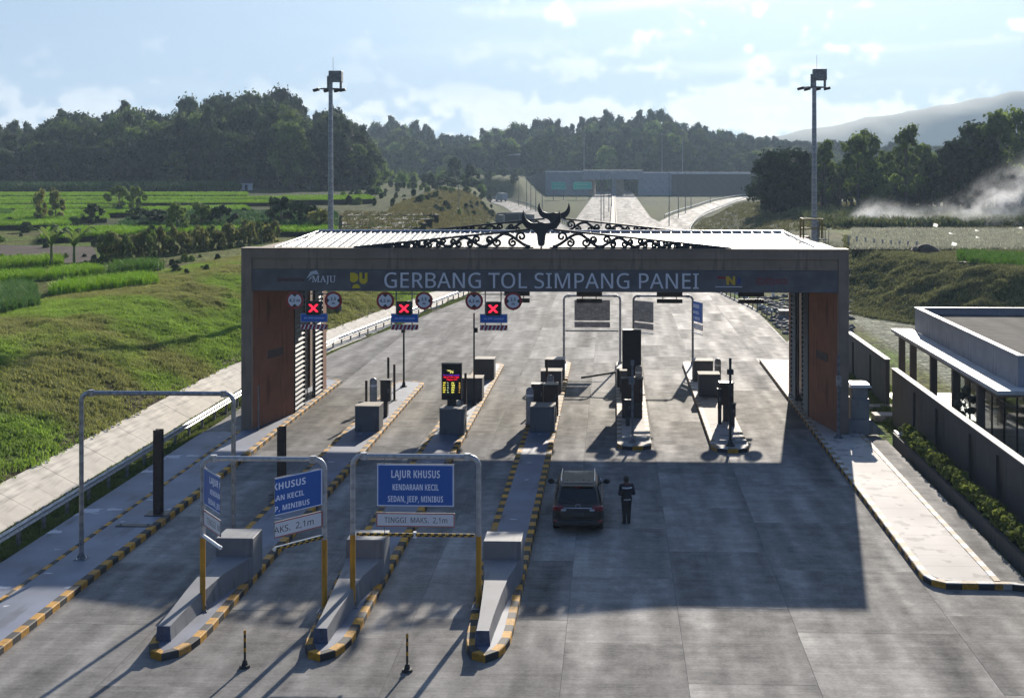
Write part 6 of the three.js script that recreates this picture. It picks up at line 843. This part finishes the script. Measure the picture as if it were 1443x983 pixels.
{ const [x, z] = bearing(787, 500); greenSign(x, z, 5.6, 'green direction sign before the overpass, left of two'); const [x2, z2] = bearing(821, 505); greenSign(x2, z2, 7.2, 'green direction sign before the overpass, right of two'); }
function streetLamp(px, pyBase, pyTop, label, group, arm = 0, h0 = 0) { const [x, z] = at(px, pyBase, h0), D = Math.hypot(x, z), H = heightAt(pyTop, D) - h0, t = thing('street_lamp', label, 'street lamp', [x, h0, z]); if (group) t.userData.group = group; part('pole', cyl(0, 0, -0.1, H, 0.11, 0.07, 8), mat.galvDull, t); part('lamp_arm', tube([[0, H - 0.05, 0], [0.5 * (arm || 1), H + 0.35, 0], [1.5 * (arm || 1), H + 0.5, 0]], 0.05, 6), mat.galvDull, t); part('lamp_head', box(1.4 * (arm || 1) - 0.35, 1.4 * (arm || 1) + 0.35, H + 0.42, H + 0.54, -0.14, 0.14, 0.04), mat.galvDull, t); return t; }
const GL2 = 'thin grey street lamp beside the left slip road far behind', GR2 = 'thin grey street lamp beside the right slip road far behind';
for (const [px, b, tp] of [[731, 290, 252], [742, 294, 251], [748, 296, 252], [755, 298, 252], [764, 303, 252], [646, 322, 255]]) streetLamp(px, b, tp, GL2, 'street lamps beside the left slip road', -1);
for (const [px, b, tp] of [[943, 318, 244], [956, 307, 244], [966, 300, 242], [974, 294, 243], [1001, 287, 243]]) streetLamp(px, b, tp, GR2, 'street lamps beside the right slip road', -1);
for (const [px, b, tp] of [[847, 318, 246], [851, 310, 247], [858, 298, 248], [862, 292, 250]]) streetLamp(px, b, tp, 'thin grey street lamp on the median of the far road', 'street lamps on the median', 1, 0.2);
for (const [px, tp, l] of [[823, 190, 'tall thin lamp post on top of the overpass left of the deck'], [933, 190, 'tall thin lamp post on the overpass embankment, left of two'], [962, 188, 'tall thin lamp post on the overpass embankment, right of two']]) { const D = 590, [x, z] = bearing(px, D), t = thing('tall_lamp', l, 'street lamp', [x, 9.4, z]), H = heightAt(tp, D) - 9.4; part('pole', cyl(0, 0, 0, H, 0.2, 0.1, 8), mat.galv, t); part('lamp_head', [box(-1.2, 1.2, H, H + 0.25, -0.3, 0.3, 0.05), box(-0.3, 0.3, H + 0.25, H + 0.7, -0.2, 0.2)], mat.galvDull, t); }
{ const [x, z] = bearing(706, 480), t = thing('truck', 'small pale truck on the far left slip road', 'truck', [x, terrain(x, z), z], 0.5); part('cargo_box', box(-1.1, 1.1, 0.9, 3.2, -1.2, 3.6, 0.05), M([0.30, 0.33, 0.37], 0.5), t); part('cab', prism([[-2.9, 0.6], [-1.22, 0.6], [-1.22, 2.6], [-2.2, 2.6], [-2.9, 1.6]], 2.1).rotateY(-Math.PI / 2).translate(1.05, 0, 0), M([0.5, 0.52, 0.55], 0.4), t); part('windscreen', box(-0.9, 0.9, 1.65, 2.5, -2.75, -2.2), mat.black, t); for (const s of [-1, 1]) for (const zz of [-2, 2.2]) part('wheel', T(new THREE.CylinderGeometry(0.45, 0.45, 0.3, 14).rotateZ(Math.PI / 2), s * 0.9, 0.45, zz), mat.black, t); }
{ const [x, z] = bearing(725, 640), y = heightAt(219, 640), t = thing('field_hut', 'white-roofed hut on the far slope above the overpass', 'hut', [x, terrain(x, z), z]), b = y - terrain(x, z); part('wall', box(-2.6, 2.6, -0.5, b, -2, 1.6), M([0.05, 0.045, 0.04], 0.9), t); part('roof', prism([[-3.2, b], [3.2, b], [2.9, b + 1.9], [-2.9, b + 1.9]], 0.3).rotateX(-1.2).translate(0, b * 0.0 + 0.2, 2), mat.roof, t); t.children[1].geometry.computeBoundingBox(); const bb = t.children[1].geometry.boundingBox; t.children[1].position.y = b - bb.min.y; t.children[1].position.z = -(bb.min.z + bb.max.z) / 2; }
{ const D = 335, [x, z] = bearing(347, D), g = terrain(x, z), t = thing('saddle_roof_hut', 'small pale hut with a dark upswept saddle roof at the wood edge', 'hut', [x, g, z], 0.2); part('wall', box(-1.5, 1.5, 0, 1.9, -1, 1), M([0.52, 0.53, 0.55], 0.8), t); part('door', box(-0.35, 0.35, 0.02, 1.5, 1.002, 1.03), mat.dark, t); const s = new THREE.Shape(); s.moveTo(-1.9, 3.6); s.quadraticCurveTo(-0.4, 2.2, 1.9, 3.5); s.lineTo(1.5, 1.9); s.lineTo(-1.5, 1.9); part('roof', new THREE.ExtrudeGeometry(s, { depth: 2.2, bevelEnabled: false }).translate(0, 0, -1.1), M([0.05, 0.05, 0.05], 0.8), t); }
{ const [x, z] = bearing(705, 300), t = thing('culvert', 'dark concrete culvert mouth in the bank left of the far road', 'culvert', [-24, 0, -300], 0.5), m = M([0.16, 0.17, 0.2], 0.85, { map: streakMap }); part('headwall', box(-3.5, 3.5, -0.3, 2.3, -0.6, 0), m, t); part('wing', box(3.52, 4.0, -0.3, 1.9, -0.6, 4), mat.lining, t); part('wing', box(-4.0, -3.52, -0.3, 1.9, -0.6, 4), mat.lining, t); part('mouth', box(-1.8, 1.8, -0.2, 1.8, 0.002, 0.03), mat.black, t); }
// ================================================================== RIGHT FIELD
{
  const L = []; const wet = [[1200, 352], [1443, 356], [1443, 324], [1215, 326]].map(([a, b]) => at(a, b, 4.2)); const s = new THREE.Shape(wet.map((p) => new THREE.Vector2(p[0], -p[1]))); const m = part('wet_field', new THREE.ExtrudeGeometry(s, { depth: 0.5, bevelEnabled: false }).rotateX(-Math.PI / 2).translate(0, 4.02, 0), M([0.22, 0.215, 0.185], 0.9, { map: roadMap, specularIntensity: 0.3 }), scene); m.userData = { kind: 'structure', label: 'pale wet stubble field on the right behind the gate' };
  const st = tuftGeo(61, 7, 0.5, 0.1, 0.5), q = []; for (let i = 0; i < 9000; i++) { const [x, z] = at(rr(1203, 1460), rr(325, 354), 4.3), k = rr(0.6, 1.3); q.push([x, Math.max(4.5, terrain(x, z)), z, rr(0.6, 1.1), [0.40 * k, 0.40 * k, 0.30 * k], rr(0.3, 0.9)]); } scatter('stubble', 'dry stubble on the right field', 'stubble', st, q);
  plot('rice_plot', 'bright green rice plot at the right picture edge', [[1352, 368], [1470, 378], [1470, 362], [1352, 356]], 4.4, 0.6, [0.13, 0.25, 0.03], 6, rice);
  plot('reed_strip', 'yellowish crop strip below the right-hand grove', [[1180, 322], [1460, 320], [1460, 302], [1100, 300]], 4.2, 1.2, [0.17, 0.19, 0.07], 1.6, riceFar, 'crop');
  // fence posts
  const f0 = thing('fence_post', 'short pale concrete post in the row at the top of the right bank', 'fence post', [0, 0, 0], 0, 'row of posts along the top of the right bank'); part('post', box(-0.09, 0.09, -0.4, 1.1, -0.09, 0.09, 0.02), M([0.36, 0.35, 0.33], 0.8), f0);
  for (let i = 0; i < 9; i++) { const [x, z] = at(1196 + i * 12, 345 + i * 1.1, 4.2), o = i ? copy(f0, 'fence_post', [0, 0, 0]) : f0; o.position.set(x, terrain(x, z), z); }
  // white scarecrow flags on leaning sticks
  const clothM = new THREE.MeshPhysicalMaterial({ color: lin(0.85, 0.85, 0.84), roughness: 0.95, transmission: 0.6, thickness: 0, side: THREE.DoubleSide });
  const flag = (px, py, w, h, lean, label) => { const [x, z] = at(px, py + 8, 4.4), g = Math.max(terrain(x, z), 4.5), D = Math.hypot(x, z), H = heightAt(py, D) - g, t = thing('scarecrow_flag', label, 'flag', [x, g, z]); part('stick', rod([0, -0.3, 0], [lean, H + 0.2, 0], 0.03, 5), barkM, t); const pg = new THREE.PlaneGeometry(w *= 0.65, h *= 0.65, 8, 4), p = pg.attributes.position; for (let i = 0; i < p.count; i++) p.setZ(i, 0.12 * Math.sin(p.getX(i) * 5 + px) * (0.4 + p.getX(i) / w)); pg.rotateZ(-0.3 * Math.sign(lean + 0.01)).translate(lean + w / 2 * 0.9, H, 0); pg.computeVertexNormals(); part('cloth', pg, clothM, t); };
  for (const [px, py, w, h, l, s] of [[1248, 308, 1.5, 0.5, 0.1, 'white cloth flag on a stick left in the smoke'], [1308, 314, 0.9, 0.7, 0.8, 'white cloth flag on a leaning stick, in the middle of the field'], [1335, 326, 1.4, 0.4, 0.2, 'low white cloth flag right of the leaning one'], [1340, 343, 0.8, 1.5, 0.05, 'upright white sheet standing at the field edge'], [1372, 321, 0.9, 0.4, 0.2, 'small white flag in the back of the field'], [1374, 331, 1.2, 0.5, 0.1, 'white flag by the second row right of the upright sheet'], [1413, 310, 0.8, 0.9, -0.3, 'white flag hanging on a stick near the right edge'], [1438, 318, 0.8, 1.0, -0.2, 'white flag at the right picture edge'], [1344, 240, 0.1, 0.1, 0.1, '']]) if (s) flag(px, py, w, h, l, s);
  { const [x, z] = at(1306, 357, 4.2), t = thing('earth_heap', 'small dark heap of earth at the field edge', 'heap', [x, terrain(x, z) - 0.1, z]); const g = new THREE.SphereGeometry(1.3, 14, 8, 0, 6.2832, 0, 1.57), p = g.attributes.position; for (let i = 0; i < p.count; i++) { const k = 0.8 + 0.4 * vn(p.getX(i) * 2 + 5, p.getZ(i) * 2 + p.getY(i), 6); p.setXYZ(i, p.getX(i) * k * 1.3, p.getY(i) * k * 0.75, p.getZ(i) * k); } g.computeVertexNormals(); part('soil', g, mat.soil, t); }
  // rubble and debris beside the road behind the gate
  const rb = []; for (let i = 0; i < 420; i++) { const [x, z] = at(rr(1062, 1200), rr(418, 468), 0); if (x < 13.6 || z < -150) continue; const g = new THREE.IcosahedronGeometry(rr(0.12, 0.5), 0); g.scale(rr(0.8, 1.4), rr(0.4, 0.8), rr(0.8, 1.3)).rotateY(R() * 6).translate(x, terrain(x, z) + 0.05, z); rb.push(g); } const rbm = part('rubble', rb, M([0.20, 0.19, 0.175], 0.9, { map: plainMap }), scene); rbm.userData = { kind: 'stuff', label: 'broken grey rubble beside the road right behind the gate', category: 'rubble' };
  { const t = thing('concrete_block', 'dark low concrete block at the end of the short guardrail', 'concrete block', [14.2, 0, -111]); part('body', box(0.2, 1.9, -0.1, 0.6, -1.2, 0, 0.04), mat.wallDark, t); part('lid', box(0.1, 2.0, 0.602, 0.72, -1.3, 0.1, 0.02), mat.lining, t); }
  { const [x, z] = at(1090, 420, 0), t = thing('kilometre_post', 'small white marker post on the bank behind the gate', 'marker post', [x, terrain(x, z), z]); part('post', box(-0.12, 0.12, -0.2, 1.3, -0.08, 0.08, 0.03), mat.white, t); part('cap', box(-0.14, 0.14, 1.302, 1.4, -0.1, 0.1), mat.red, t); }
  { const t = thing('potted_tree', 'grey green potted tree at the glazed side of the office', 'potted plant', [16.45, 0.16, -60.4]); part('pot', new THREE.LatheGeometry([[0.22, 0], [0.34, 0.5], [0.3, 0.5], [0.28, 0.42], [0.001, 0.42]].map((p) => new THREE.Vector2(...p)), 16), mat.lining, t); part('stem', rod([0, 0.4, 0], [0.08, 1.3, 0], 0.05), barkM, t); const g = crownGeo(77, 2.9, 0.72, 1.0, 520, 0.2, 9); part('crown', g, leafM(0.16, 0.17, 0.13, 0.3), t, true); }
}
// smoke of a field fire: rolling sheets with thin and dense places, drifting to the right
{
  const o = new THREE.Group(); stuff('smoke', 'white smoke drifting up to the right over the field', 'smoke', o); const m = new THREE.MeshPhysicalMaterial({ color: lin(0.88, 0.90, 0.93), roughness: 1, transmission: 0.5, thickness: 0, specularIntensity: 0, transparent: true, vertexColors: true, side: THREE.DoubleSide });
  for (let L = 0; L < 6; L++) {
    const D = 188 + L * 3.4, nx = 130, ny = 50, pos = [], col = [], idx = [];
    for (let j = 0; j <= ny; j++) for (let i = 0; i <= nx; i++) {
      const u = i / nx, v = j / ny, px = lerp(1190, 1580, u), lo = piece([[1190, 330], [1580, 336]], px), hi = piece([[1190, 300], [1215, 272], [1240, 270], [1290, 280], [1340, 268], [1400, 226], [1450, 196], [1580, 150]], px), py = lerp(lo, hi, v), w = [bearing(px, D + 2.2 * Math.sin(u * 9 + L) + 3 * (fbm(u * 6, v * 3, L, 2) - 0.5)), heightAt(py, D)];
      const sx = px / 26 + L * 7.3, sy = (336 - py) / 24, warp = fbm(sx * 0.7, sy * 0.7, 800 + L, 3) * 2.2, n = fbm(sx * 1.1 - sy * 0.35 + warp, sy * 1.2 + fbm(sx * 0.8, sy * 0.8, 860 + L, 3) * 2, 700 + L, 5), core = piece([[1190, 0.2], [1230, 0.34], [1300, 0.30], [1380, 0.42], [1450, 0.5], [1580, 0.5]], px), body = Math.exp(-Math.pow((v - core) / 0.30, 2));
      const edge = sm(0, 0.12, v) * sm(0, 0.25, 1 - v) * sm(0, 0.03, u) * sm(0, 0.06, 1 - u), dens = piece([[1190, 1.0], [1203, 1.6], [1225, 2.6], [1250, 1.9], [1300, 1.25], [1360, 1.15], [1420, 1.3], [1580, 1.2]], px);
      pos.push(w[0][0], w[1], w[0][1]); col.push(1, 1, 1, clamp((0.05 + sm(0.40, 0.66, n)) * body * edge * dens * 0.145));
    }
    for (let j = 0; j < ny; j++) for (let i = 0; i < nx; i++) { const a = j * (nx + 1) + i, b = a + 1, c = a + nx + 1, d = c + 1; idx.push(a, b, c, b, d, c); }
    const g = new THREE.BufferGeometry(); g.setAttribute('position', new THREE.Float32BufferAttribute(pos, 3)); g.setAttribute('color', new THREE.Float32BufferAttribute(col, 4)); g.setIndex(idx); g.computeVertexNormals(); const s = new THREE.Mesh(g, m); s.name = numbered('smoke_sheet'); o.add(s);
  }
}
renderer.render(scene, camera);
